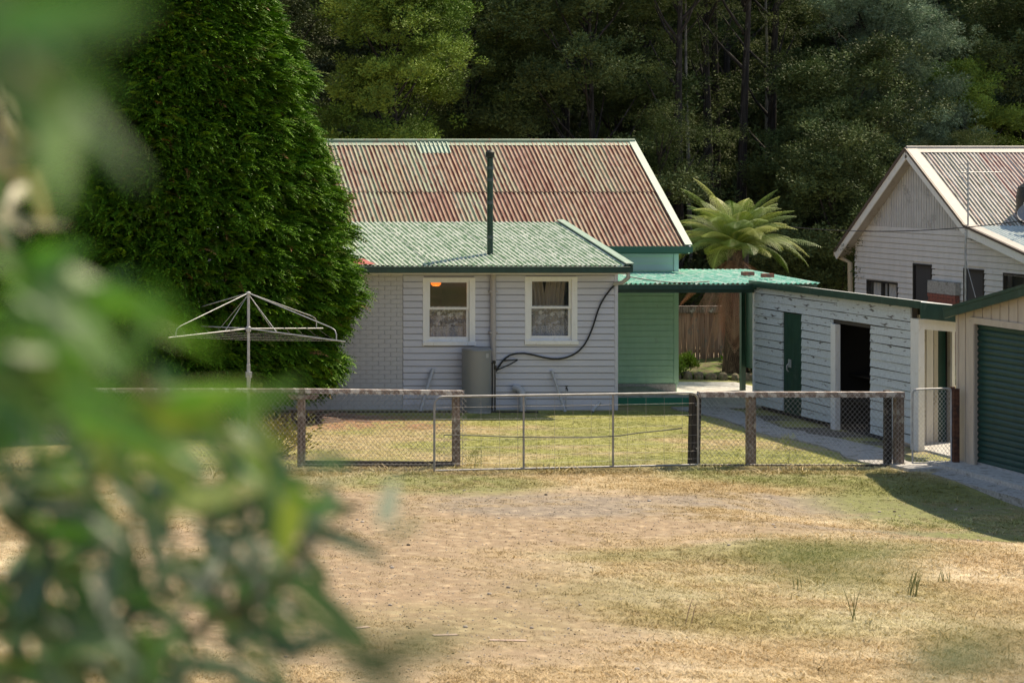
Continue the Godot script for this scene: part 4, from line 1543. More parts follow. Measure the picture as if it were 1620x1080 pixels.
	for r in 4:
		for s in 20:
			var r0 := r / 4.0 * 0.33
			var r1 := (r + 1) / 4.0 * 0.33
			var t0 := TAU * s / 20.0
			var t1 := TAU * (s + 1) / 20.0
			b.quad(dc + bs * Vector3(cos(t0) * r0, sin(t0) * r0, r0 * r0 * 0.8), dc + bs * Vector3(cos(t0) * r1, sin(t0) * r1, r1 * r1 * 0.8), dc + bs * Vector3(cos(t1) * r1, sin(t1) * r1, r1 * r1 * 0.8), dc + bs * Vector3(cos(t1) * r0, sin(t1) * r0, r0 * r0 * 0.8))
	part("reflector", b, mat(lin(0.2, 0.2, 0.21), 0.6), sd)
	b = MB.new()
	b.tube([Vector3(-0.1, -0.25, 0), Vector3(0.2, 0.25, 0), dc], [0.025], 8)
	b.tube([dc + bs * Vector3(0, -0.3, 0.05), dc + bs * Vector3(0, -0.1, 0.45)], [0.012], 6)
	b.box(dc + bs * Vector3(0, -0.08, 0.47), Vector3(0.1, 0.08, 0.08))
	part("arm", b, M.galv, sd)
	var wt := thing("water_drum", "dark round drum on the roof beyond the satellite dish", "drum", P(13.82, 3.7, 47.6))
	b = MB.new()
	b.lathe(Vector3.ZERO, [Vector2(0, -0.3), Vector2(0.36, -0.3), Vector2(0.38, 0.3), Vector2(0.34, 0.55), Vector2(0.18, 0.68), Vector2(0, 0.7)], 24)
	part("shell", b, mat(lin(0.015, 0.018, 0.018), 0.5), wt)
	b = MB.new()
	b.lathe(Vector3.ZERO, [Vector2(0.38, 0.0), Vector2(0.395, 0.02), Vector2(0.38, 0.04)], 24)
	part("hoop", b, mat(lin(0.02, 0.024, 0.024), 0.5), wt)
	b = MB.new()
	var pts := []
	for q in 40:
		var t := q / 39.0
		pts.append(P(lerpf(8.6, 12.75, t), lerpf(3.35, 3.72, t) - 0.55 * 4.0 * t * (1.0 - t) * 0.6, lerpf(51.0, 44.5, t)))
	b.tube(pts, [0.011], 5)
	var pc := put("overhead_cable", b.mesh(), M.black)
	tag(pc, "thin sagging service cable crossing in front of the neighbouring gable", "cable")
	# pole that holds the far end of the cable, among the trees
	b = MB.new()
	b.tube([P(8.6, -0.2, 51.0) - P(8.6, 0, 51), P(8.6, 3.5, 51.0) - P(8.6, 0, 51)], [0.07, 0.055], 8)
	var pp := put("cable_pole", b.mesh(), M.old_post)
	pp.position = P(8.6, 0, 51.0)
	tag(pp, "dark timber service pole standing among the shaded trees", "pole")

# ------------------------------------------------------------------ fences and gates
# woven wire as two families of slanting wires clipped to the rectangle 0..w by 0..h, in the plane of u and y
func wire_net(b: MB, o: Vector3, u: Vector3, w: float, h: float, pitch: float, r: float, k := 1.25):
	# wires rise with slope +-k
	var out := u.cross(Vector3.UP)
	for s in [1.0, -1.0]:
		var c := -h / k - pitch
		while c < w + h / k + pitch:
			# start at (c, 0), reach (c + s * h / k, h)
			var t0 := 0.0
			var t1 := 1.0
			var dx: float = s * h / k
			if dx > 0:
				t0 = maxf(t0, (0.0 - c) / dx); t1 = minf(t1, (w - c) / dx)
			else:
				t0 = maxf(t0, (w - c) / dx); t1 = minf(t1, (0.0 - c) / dx)
			if t1 - t0 > 0.02:
				var sag := rng.randf_range(-0.006, 0.006)
				var pa: Vector3 = o + u * (c + dx * t0) + Vector3(0, h * t0, 0) + out * (0.003 * s)
				var pb: Vector3 = o + u * (c + dx * t1) + Vector3(0, h * t1, 0) + out * (0.003 * s)
				b.tube([pa, (pa + pb) / 2.0 + u * sag, pb], [r], 3, false)
			c += pitch

func fence_post(parent: Node, x: float, d: float, y1: float, w: float, m: Material, lean := 0.0):
	var b := MB.new()
	b.off = Vector2(rng.randf() * 3, rng.randf() * 3)
	var p := []
	for q in [[-0.3, 1.0], [y1, 0.94]]:
		for e in [[-1, 1], [1, 1], [1, -1], [-1, -1]]:
			p.append(P(x + e[0] * w * 0.5 * q[1] + (lean * q[0]), q[0] + rng.randf_range(-0.012, 0.012), d) + Vector3(0, 0, e[1] * w * 0.42))
	b.hexa(p)
	var o := part("post", b, m, parent)
	o.position = -parent.position
	return o

func make_fences():
	rng.seed = 61
	var f := thing("chain_link_fence", "low chain link fence with weathered timber rail beside the clothes hoist", "fence", P(-7.23, 0, 32.0))
	var sh := -f.position
	for x in [-10.3, -7.23, -4.78]: fence_post(f, x, 32.02, 1.17, 0.11, M.post)
	var b := MB.new()
	b.off = Vector2(0.3, 0.1)
	b.hexa([P(-13.6, 1.175, 31.95), P(-7.2, 1.175, 31.94), P(-7.2, 1.175, 32.05), P(-13.6, 1.175, 32.06), P(-13.6, 1.24, 31.95), P(-7.2, 1.235, 31.94), P(-7.2, 1.235, 32.05), P(-13.6, 1.24, 32.06)])
	part("top_rail", b, M.rail, f).position = sh
	b = MB.new()
	b.hexa([P(-7.19, 1.165, 31.94), P(-4.68, 1.135, 31.93), P(-4.68, 1.135, 32.04), P(-7.19, 1.165, 32.05), P(-7.19, 1.235, 31.94), P(-4.68, 1.205, 31.93), P(-4.68, 1.205, 32.04), P(-7.19, 1.235, 32.05)])
	part("top_rail", b, M.rail, f).position = sh
	b = MB.new()
	b.hexa([P(-7.4, 1.07, 31.93), P(-7.02, 1.07, 31.93), P(-7.02, 1.07, 32.06), P(-7.4, 1.07, 32.06), P(-7.45, 1.135, 31.93), P(-6.97, 1.13, 31.93), P(-6.97, 1.13, 32.06), P(-7.45, 1.135, 32.06)])
	part("corbel", b, M.post, f).position = sh
	b = MB.new()
	wire_net(b, P(-13.6, 0.02, 31.9), Vector3.RIGHT, 8.95, 1.2, 0.075, 0.0026, 1.15)
	b.rod(P(-13.6, 0.06, 31.905), P(-4.65, 0.05, 31.905), 0.003, 4)
	part("wire_mesh", b, M.wire, f).position = sh
	b = MB.new()
	b.hexa([P(-7.18, -0.06, 31.97), P(-4.83, -0.08, 31.96), P(-4.83, -0.08, 32.0), P(-7.18, -0.06, 32.01), P(-7.18, 0.1, 31.97), P(-4.83, 0.085, 31.96), P(-4.83, 0.085, 32.0), P(-7.18, 0.1, 32.01)])
	part("bottom_board", b, M.old_post, f).position = sh

	var r := thing("chain_link_fence", "low chain link fence with timber posts in front of the peeling shed", "fence", P(-0.11, 0, 32.0))
	sh = -r.position
	fence_post(r, -1.0, 32.05, 1.14, 0.15, M.old_post, 0.02)
	fence_post(r, -0.11, 32.02, 1.12, 0.125, M.post)
	fence_post(r, 2.1, 32.1, 1.2, 0.1, M.old_post)
	fence_post(r, 2.22, 32.0, 1.12, 0.13, M.post)
	b = MB.new()
	b.hexa([P(-0.95, 1.105, 31.92), P(2.28, 1.1, 31.92), P(2.28, 1.1, 32.05), P(-0.95, 1.105, 32.05), P(-0.95, 1.185, 31.92), P(2.28, 1.185, 31.92), P(2.28, 1.185, 32.05), P(-0.95, 1.185, 32.05)])
	part("top_rail", b, M.rail, r).position = sh
	b = MB.new()
	wire_net(b, P(-0.98, 0.02, 31.89), Vector3.RIGHT, 3.26, 1.15, 0.075, 0.0026, 1.15)
	b.rod(P(-0.98, 0.05, 31.895), P(2.28, 0.05, 31.895), 0.004, 4)
	part("wire_mesh", b, M.wire, r).position = sh
	b = MB.new()
	b.hexa([P(-0.9, -0.07, 31.95), P(2.2, -0.07, 31.95), P(2.2, -0.07, 31.99), P(-0.9, -0.07, 31.99), P(-0.9, 0.045, 31.95), P(2.2, 0.04, 31.95), P(2.2, 0.04, 31.99), P(-0.9, 0.045, 31.99)])
	part("bottom_board", b, M.old_post, r).position = sh

	# the wide tubular gate
	var A := P(-5.3, 0, 31.45)
	var B := P(-1.04, 0, 31.8)
	var u := (B - A).normalized()
	var L := A.distance_to(B)
	var g := thing("field_gate", "wide galvanised tube farm gate with wire mesh infill, closed", "gate", A)
	b = MB.new()
	var fr := []
	fr.append(Vector3(0, -0.02, 0))
	fr.append(Vector3(0, 1.02, 0))
	for k in 7:
		var t := PI * 0.5 * k / 6.0
		fr.append(u * (0.13 - 0.13 * cos(t)) + Vector3(0, 1.04 + 0.13 * sin(t), 0))
	for k in 7:
		var t := PI * 0.5 * k / 6.0
		fr.append(u * (L - 0.13 + 0.13 * sin(t)) + Vector3(0, 1.03 + 0.13 * cos(t) + 0.03, 0))
	fr.append(u * L + Vector3(0, 0.05, 0))
	b.tube(fr, [0.017], 10)
	part("frame", b, M.dull_tube, g)
	b = MB.new()
	b.rod(Vector3(0, 0.02, 0), u * L + Vector3(0, 0.06, 0), 0.017)
	part("bottom_rail", b, M.dull_tube, g)
	for t in [0.336, 0.675]:
		b = MB.new()
		b.rod(u * L * t + Vector3(0, 0.03, 0), u * L * t + Vector3(0, 1.17, 0), 0.016)
		part("stile", b, M.dull_tube, g)
	b = MB.new()
	var k := 0
	var x := 0.15
	while x < L - 0.05:
		b.tube([u * x + Vector3(0, 0.03, 0.012), u * (x + rng.randf_range(-0.008, 0.008)) + Vector3(0, 0.6, 0.012), u * x + Vector3(0, 1.17, 0.012)], [0.0022], 3, false)
		x += 0.297
	for y in [0.13, 0.25, 0.38, 0.5, 0.66, 0.82, 1.0]:
		b.tube([Vector3(0, y, 0.01), u * L * 0.5 + Vector3(0, y + rng.randf_range(-0.012, 0.012), 0.01), u * L + Vector3(0, y + 0.03, 0.01)], [0.002], 3, false)
	# fine netting across the lower half
	x = 0.05
	while x < L - 0.05:
		b.tube([u * x + Vector3(0, 0.04, 0.014), u * x + Vector3(0, 0.5, 0.014)], [0.0008], 3, false)
		x += 0.05
	part("wire_mesh", b, M.wire, g)
	b = MB.new()
	var wp := []
	for q in [[0.15, 0.575], [0.6, 0.565], [1.2, 0.535], [1.9, 0.52], [2.5, 0.515], [2.95, 0.53], [3.3, 0.575], [3.6, 0.6], [4.0, 0.64]]:
		wp.append(u * q[0] + Vector3(0, q[1], 0.02))
	b.tube(wp, [0.009], 6)
	part("sagging_wire", b, M.dark_wire, g)
	for y in [0.3, 0.98]:
		b = MB.new()
		b.tube([u * (L - 0.01) + Vector3(0, y, 0), u * (L + 0.02) + Vector3(0, y, -0.05), u * (L + 0.03) + Vector3(0, y, -0.14)], [0.012], 6)
		part("hinge", b, M.dull_tube, g)

	# narrow gate beside the garage
	var n := thing("foot_gate", "narrow chain link foot gate in a bent tube frame beside the garage", "gate", P(2.36, 0, 31.85))
	b = MB.new()
	b.tube([Vector3(0, 0.08, 0), Vector3(0, 1.18, 0), Vector3(0.02, 1.225, 0), Vector3(0.07, 1.24, 0), Vector3(0.55, 1.255, 0), Vector3(0.6, 1.24, 0), Vector3(0.61, 1.18, 0), Vector3(0.61, 0.08, 0), Vector3(0, 0.08, 0)], [0.014], 8)
	part("frame", b, M.galv, n)
	b = MB.new()
	wire_net(b, Vector3(0.0, 0.08, 0.008), Vector3.RIGHT, 0.61, 1.16, 0.06, 0.003, 1.3)
	part("wire_mesh", b, M.bright_wire, n)
	b = MB.new()
	b.box(Vector3(0.66, 0.85, 0.0), Vector3(0.08, 0.03, 0.03))
	part("latch", b, M.galv, n)
	var labels := ["rust brown steel gate post at the latch of the foot gate", "thin rusty steel post hard against the garage corner"]
	for q in 2:
		b = MB.new()
		b.off = Vector2(q, q)
		var ww: float = [0.085, 0.05][q]
		b.box(Vector3(0, 0.53, 0), Vector3(ww, 1.43, ww))
		b.box(Vector3(0, 1.25, 0), Vector3(ww + 0.006, 0.012, ww + 0.006))
		var o := put("steel_post", b.mesh(), M.rusty_steel)
		o.position = P([3.02, 3.125][q], 0, [31.82, 32.08][q])
		tag(o, labels[q], "post")

	# paling fence behind the cottage
	var pf := thing("paling_fence", "brown timber paling fence behind the tree fern garden", "fence", P(6.0, 0, 47.6))
	sh = -pf.position
	x = 3.4
	k = 0
	while x < 9.5:
		b = MB.new()
		b.off = Vector2(rng.randf() * 4, rng.randf())
		var w := rng.randf_range(0.09, 0.105)
		var hh := 1.3 + rng.randf_range(-0.03, 0.03)
		if k != 5: 
			b.box(P(x, hh / 2.0 - 0.05, 47.6) + Vector3(0, 0, rng.randf_range(-0.008, 0.008)), Vector3(w, hh + 0.05, 0.018), Basis(Vector3.BACK, rng.randf_range(-0.012, 0.012)))
			part("paling", b, M.paling[rng.randi() % 3], pf).position = sh
		x += 0.108
		k += 1
	for y in [0.35, 1.1]:
		b = MB.new()
		b.span(P(3.3, y, 47.62), P(9.5, y + 0.08, 47.67))
		part("rail", b, M.paling[0], pf).position = sh
	for xx in [4.5, 6.6, 8.7]:
		b = MB.new()
		b.span(P(xx - 0.05, -0.1, 47.66), P(xx + 0.05, 1.4, 47.76))
		part("post", b, M.paling[0], pf).position = sh
	b = MB.new()
	b.beam(P(3.3, 1.36, 47.55), P(9.5, 1.4, 47.55), 0.12, 0.16)
	part("capping_log", b, M.post, pf).position = sh

func make_clothes_hoist():
	var c := thing("clothes_hoist", "rotary clothes hoist with four galvanised arms over the lawn", "clothes hoist", P(-7.37, 0, 35.25))
	var b := MB.new()
	b.rod(Vector3(0, -0.2, 0), Vector3(0, 1.3, 0), 0.032, 12)
	part("post", b, M.galv, c)
	b = MB.new()
	b.rod(Vector3(0, 1.25, 0), Vector3(0, 2.53, 0), 0.024, 12)
	b.lathe(Vector3(0, 2.5, 0), [Vector2(0.024, 0), Vector2(0.045, 0.02), Vector2(0.045, 0.05), Vector2(0.0, 0.07)], 12)
	b.lathe(Vector3(0, 1.86, 0), [Vector2(0.024, 0), Vector2(0.045, 0.01), Vector2(0.045, 0.09), Vector2(0.024, 0.1)], 12)
	part("mast", b, M.galv, c)
	b = MB.new()
	b.rod(Vector3(0, 1.12, 0.03), Vector3(0.0, 1.12, 0.14), 0.01, 6)
	b.rod(Vector3(0.0, 1.12, 0.14), Vector3(0.0, 1.02, 0.14), 0.01, 6)
	b.box(Vector3(0, 1.12, 0.02), Vector3(0.1, 0.1, 0.08))
	part("winder", b, M.galv, c)
	var ends := []
	for k in 4:
		var a := deg_to_rad(38.0 + 90.0 * k)
		var u := Vector3(cos(a), 0, -sin(a))
		var hub := Vector3(0, 1.92, 0)
		var drop := -0.05 - 0.06 * maxf(0.0, u.x)
		b = MB.new()
		b.rod(hub, hub + u * 2.05 + Vector3(0, drop, 0), 0.011, 8)
		part("arm", b, M.galv, c)
		ends.append([hub, u, drop])
		b = MB.new()
		b.tube([Vector3(0, 2.53, 0) + u * 0.03, hub + u * 1.76 + Vector3(0, 0.13, 0), hub + u * 1.84 + Vector3(0, 0.09, 0), hub + u * 1.87 + Vector3(0, 0.02, 0), hub + u * 1.87 + Vector3(0, drop, 0)], [0.009], 8)
		part("brace", b, M.galv, c)
		b = MB.new()
		b.rod(Vector3(0, 2.52, 0), hub + u * 0.62 + Vector3(0, drop * 0.3, 0), 0.0045, 6)
		part("stay", b, M.galv, c)
	b = MB.new()
	for r in [0.7, 1.0, 1.3, 1.6, 1.9]:
		for k in 4:
			var p: Vector3 = ends[k][0] + ends[k][1] * r + Vector3(0, ends[k][2] * r / 2.05, 0)
			var q: Vector3 = ends[(k + 1) % 4][0] + ends[(k + 1) % 4][1] * r + Vector3(0, ends[(k + 1) % 4][2] * r / 2.05, 0)
			b.tube([p, (p + q) / 2.0 - Vector3(0, 0.025, 0), q], [0.0022], 3, false)
	part("lines", b, M.wire, c)
	b = MB.new()
	b.box(P(-7.4, 0.01, 35.2), Vector3(0.95, 0.06, 0.8), Basis(Vector3.UP, 0.1))
	setting("hoist_pad", b, M.concrete)

# ------------------------------------------------------------------ vegetation
func blade(b: MB, p: Vector3, dir: Vector3, side: Vector3, len: float, w: float):
	var t := p + dir * len
	var m := p + dir * len * 0.45
	b.quad(p, m + side * w, t, m - side * w)

# a puff of leaves about 1 m across
func puff_mesh(sd: int, leaves: int, len: float, w: float, up: float) -> ArrayMesh:
	var r := RandomNumberGenerator.new()
	r.seed = sd
	var b := MB.new()
	for k in leaves:
		var p := Vector3(r.randfn(0, 1), r.randfn(0, 0.8), r.randfn(0, 1)).normalized() * (0.5 * pow(r.randf(), 0.4))
		var d := (p.normalized() + Vector3(r.randf_range(-0.8, 0.8), r.randf_range(-0.5, 0.5) + up, r.randf_range(-0.8, 0.8))).normalized()
		var s := d.cross(Vector3(r.randfn(0, 1), r.randfn(0, 1), r.randfn(0, 1))).normalized()
		blade(b, p, d, s, len * r.randf_range(0.6, 1.3), w * r.randf_range(0.7, 1.2))
	return b.mesh()

# a flat drooping cypress spray, 1 long
func spray_mesh(sd: int) -> ArrayMesh:
	var r := RandomNumberGenerator.new()
	r.seed = sd
	var b := MB.new()
	var n := 9
	for k in n:
		var t := float(k) / (n - 1)
		var axis := Vector3(0, 0.25 * t - 0.55 * t * t, t)
		for s in [-1.0, 1.0]:
			var len := (0.42 * (1.0 - t * 0.75)) * r.randf_range(0.75, 1.15)
			var d := Vector3(s * 0.8, -0.05 - 0.35 * t + r.randf_range(-0.15, 0.15), 0.75).normalized()
			var side := d.cross(Vector3(r.randf_range(-0.3, 0.3), 1, r.randf_range(-0.3, 0.3))).normalized()
			blade(b, axis, d, side, len, 0.042)
			for q in 2:
				var p := axis + d * len * (0.35 + 0.3 * q)
				for e in [-1.0, 1.0]:
					var dd: Vector3 = (d + side * e * 0.9 + Vector3(0, -0.2, 0)).normalized()
					blade(b, p, dd, dd.cross(Vector3.UP).normalized(), len * 0.42, 0.028)
	blade(b, Vector3(0, -0.28, 0.95), Vector3(0, -0.6, 0.8), Vector3.RIGHT, 0.3, 0.04)
	return b.mesh()

func orient(fwd: Vector3, roll: float, s: float) -> Basis:
	var z := fwd.normalized()
	var x := Vector3.UP.cross(z)
	x = x.normalized() if x.length() > 0.01 else Vector3.RIGHT
	var y := z.cross(x)
	return Basis(z, roll) * Basis(x * s, y * s, z * s)

func make_conifer():
	rng.seed = 8
	var t := thing("cypress_tree", "huge dense dark green cypress filling the yard beside the cottage", "tree", P(-8.3, 0, 38.55))
	var b := MB.new()
	b.tube([Vector3(0, -0.2, 0), Vector3(0.05, 2.0, 0), Vector3(0, 7.0, 0), Vector3(0, 11.5, 0)], [0.42, 0.34, 0.18, 0.03], 12)
	part("trunk", b, M.bark, t)
	b = MB.new()
	for k in 90:
		var y := rng.randf_range(0.6, 11.0)
		var a := rng.randf() * TAU
		var rr := cone_r(y) * 0.85
		var e := Vector3(cos(a) * rr, y + 0.25, sin(a) * rr * 0.74)
		if -(e.z + t.position.z) > 38.9 and e.x + t.position.x > -7.0 and e.y < 3.4: continue
		b.tube([Vector3(0, y - 0.4, 0), Vector3(cos(a) * rr * 0.5, y - 0.1, sin(a) * rr * 0.5), e], [0.05, 0.035, 0.01], 5, false)
	part("branches", b, M.bark, t)
	var nz := FastNoiseLite.new()
	nz.seed = 12; nz.frequency = 0.55; nz.fractal_octaves = 3
	var sets := [[], []]
	var cols := [PackedColorArray(), PackedColorArray()]
	var made := 0
	while made < 92000:
		var y := 0.45 + 11.4 * pow(rng.randf(), 1.25)
		var a := rng.randf() * TAU
		var dir := Vector3(cos(a), 0, sin(a))
		var q := dir * 2.5 + Vector3(0, y, 0)
		var lump := 1.0 + 0.17 * nz.get_noise_3d(q.x * 1.3, q.y * 1.6, q.z * 1.3) + 0.12 * nz.get_noise_3d(q.x * 2.6, q.y * 5.5, q.z * 2.6)
		var depth := 1.0 if rng.randf() < 0.56 else rng.randf_range(0.5, 0.98)
		var rr := cone_r(y) * lump * depth
		var p := dir * rr * Vector3(1.06, 1.0, 0.74) + Vector3(0, y, 0)
		made += 1
		var wz := -(p.z + t.position.z)
		var wx := p.x + t.position.x
		if wz > 38.75 and wx > -7.1 and p.y < 2.95: continue
		if wz > 38.75 and wx > -7.4 and p.y < 2.95 + (wz - 38.9) * 0.6: continue
		if p.y < 0.15: continue
		var f := dir + Vector3(rng.randf_range(-0.6, 0.6), rng.randf_range(-0.3, 0.6), rng.randf_range(-0.6, 0.6))
		var s := rng.randf_range(0.17, 0.4) * (1.0 if depth > 0.85 else 1.7)
		var k := rng.randi() % 2
		sets[k].append(Transform3D(orient(f, rng.randf_range(-0.7, 0.7), s), p - dir * s * 0.6))
		var c := Color(0.052, 0.14, 0.009).lerp(Color(0.165, 0.32, 0.022), pow(rng.randf(), 1.3))
		if rng.randf() < 0.05: c = Color(0.13, 0.17, 0.03)
		if rng.randf() < 0.008: c = Color(0.24, 0.14, 0.05)
		cols[k].append(c * rng.randf_range(0.7, 1.2))
	for k in 2:
		many("foliage", spray_mesh(40 + k), leaf_mat(Color(0.2, 0.26, 0.06), 0.5), sets[k], cols[k], t)

func cone_r(y: float) -> float:
	var tab := [[0.3, 2.3], [0.7, 2.9], [2.0, 3.3], [3.7, 3.15], [5.5, 2.65], [7.9, 1.85], [10.0, 0.95], [11.8, 0.1], [13.0, 0.02]]
	for k in tab.size() - 1:
		if y <= tab[k + 1][0]:
			return lerpf(tab[k][1], tab[k + 1][1], clampf((y - tab[k][0]) / (tab[k + 1][0] - tab[k][0]), 0, 1))
	return 0.02

# kinds of leaf puffs shared by the forest trees
var puffs := {}

func forest_tree(called: String, label: String, at: Vector3, height: float, crown: Array, kind: String, n_puffs: int, per: int, col: Color, col2: Color, lean := 0.0, trunk_r := 0.18, group := ""):
	# crown: [lowest height, widest radius, depth of radius, shape power]
	var t := thing(called, label, "tree", at, group)
	var pts := []
	var rad := []
	var bend := Vector3(rng.randf_range(-0.3, 0.3) + lean, 0, rng.randf_range(-0.3, 0.3))
	for k in 6:
		var f := k / 5.0
		pts.append(Vector3(bend.x * f * f * height * 0.12 + rng.randf_range(-0.06, 0.06) * f, -0.3 + f * height * 0.93, bend.z * f * f * height * 0.12))
		rad.append(trunk_r * (1.0 - 0.85 * f))
	var b := MB.new()
	b.tube(pts, rad, 8, false)
	var bark: Material = M.pale_bark if label.begins_with("very thin") else M.bark
	part("trunk", b, bark, t)
	b = MB.new()
	var sets := {0: [], 1: []}
	var cols := {0: PackedColorArray(), 1: PackedColorArray()}
	var lo: float = crown[0]
	for k in int(n_puffs * 0.62):
		var f := pow(rng.randf(), crown[3])
		var y := lerpf(lo, height, f)
		var wide: float = crown[1] * sqrt(maxf(0.05, sin(PI * clampf(0.18 + 0.82 * f, 0.0, 1.0))))
		var a := rng.randf() * TAU
		var rr := wide * sqrt(rng.randf_range(0.15, 1.0))
		var axis: Vector3 = pts[mini(5, int(clampf(y / height, 0, 1) * 5.0))]
		var c := Vector3(axis.x + cos(a) * rr, y, axis.z + sin(a) * rr * crown[2])
		var size: float = rng.randf_range(0.65, 1.3) * crown[4]
		var base := Vector3(axis.x * 0.8, maxf(lo * 0.5, y - rr * 0.9 - 0.6), axis.z * 0.8)
		b.tube([base, (base + c) / 2.0 + Vector3(0, -0.15, 0), c], [trunk_r * 0.28, trunk_r * 0.18, 0.012], 5, false)
		var tint := col.lerp(col2, rng.randf())
		var subs := []
		for q in 7:
			var sd := Vector3(rng.randfn(0, 1), rng.randfn(0, 0.75) + 0.3, rng.randfn(0, 1)).normalized()
			subs.append([c + sd * Vector3(size, size * 0.75, size) * rng.randf_range(0.6, 1.25), rng.randf_range(0.7, 1.35)])
		for q in int(per * 2.2):
			var sub: Array = subs[rng.randi() % subs.size()]
			var sp := 0.19 * size + 0.05
			var p: Vector3 = sub[0] + Vector3(rng.randfn(0, sp), rng.randfn(0, sp * 0.6), rng.randfn(0, sp))
			var s := rng.randf_range(0.32, 0.6) * clampf(crown[4], 0.6, 1.1)
			var g := rng.randi() % 2
			sets[g].append(Transform3D(Basis.from_euler(Vector3(rng.randf_range(-0.4, 0.4), rng.randf() * TAU, rng.randf_range(-0.4, 0.4))).scaled(Vector3(s, s * 0.8, s)), p))
			cols[g].append(tint * sub[1] * rng.randf_range(0.75, 1.3))
	part("branches", b, M.bark, t)
	for g in 2:
		many("foliage", puffs[kind][g], M[kind], sets[g], cols[g], t)

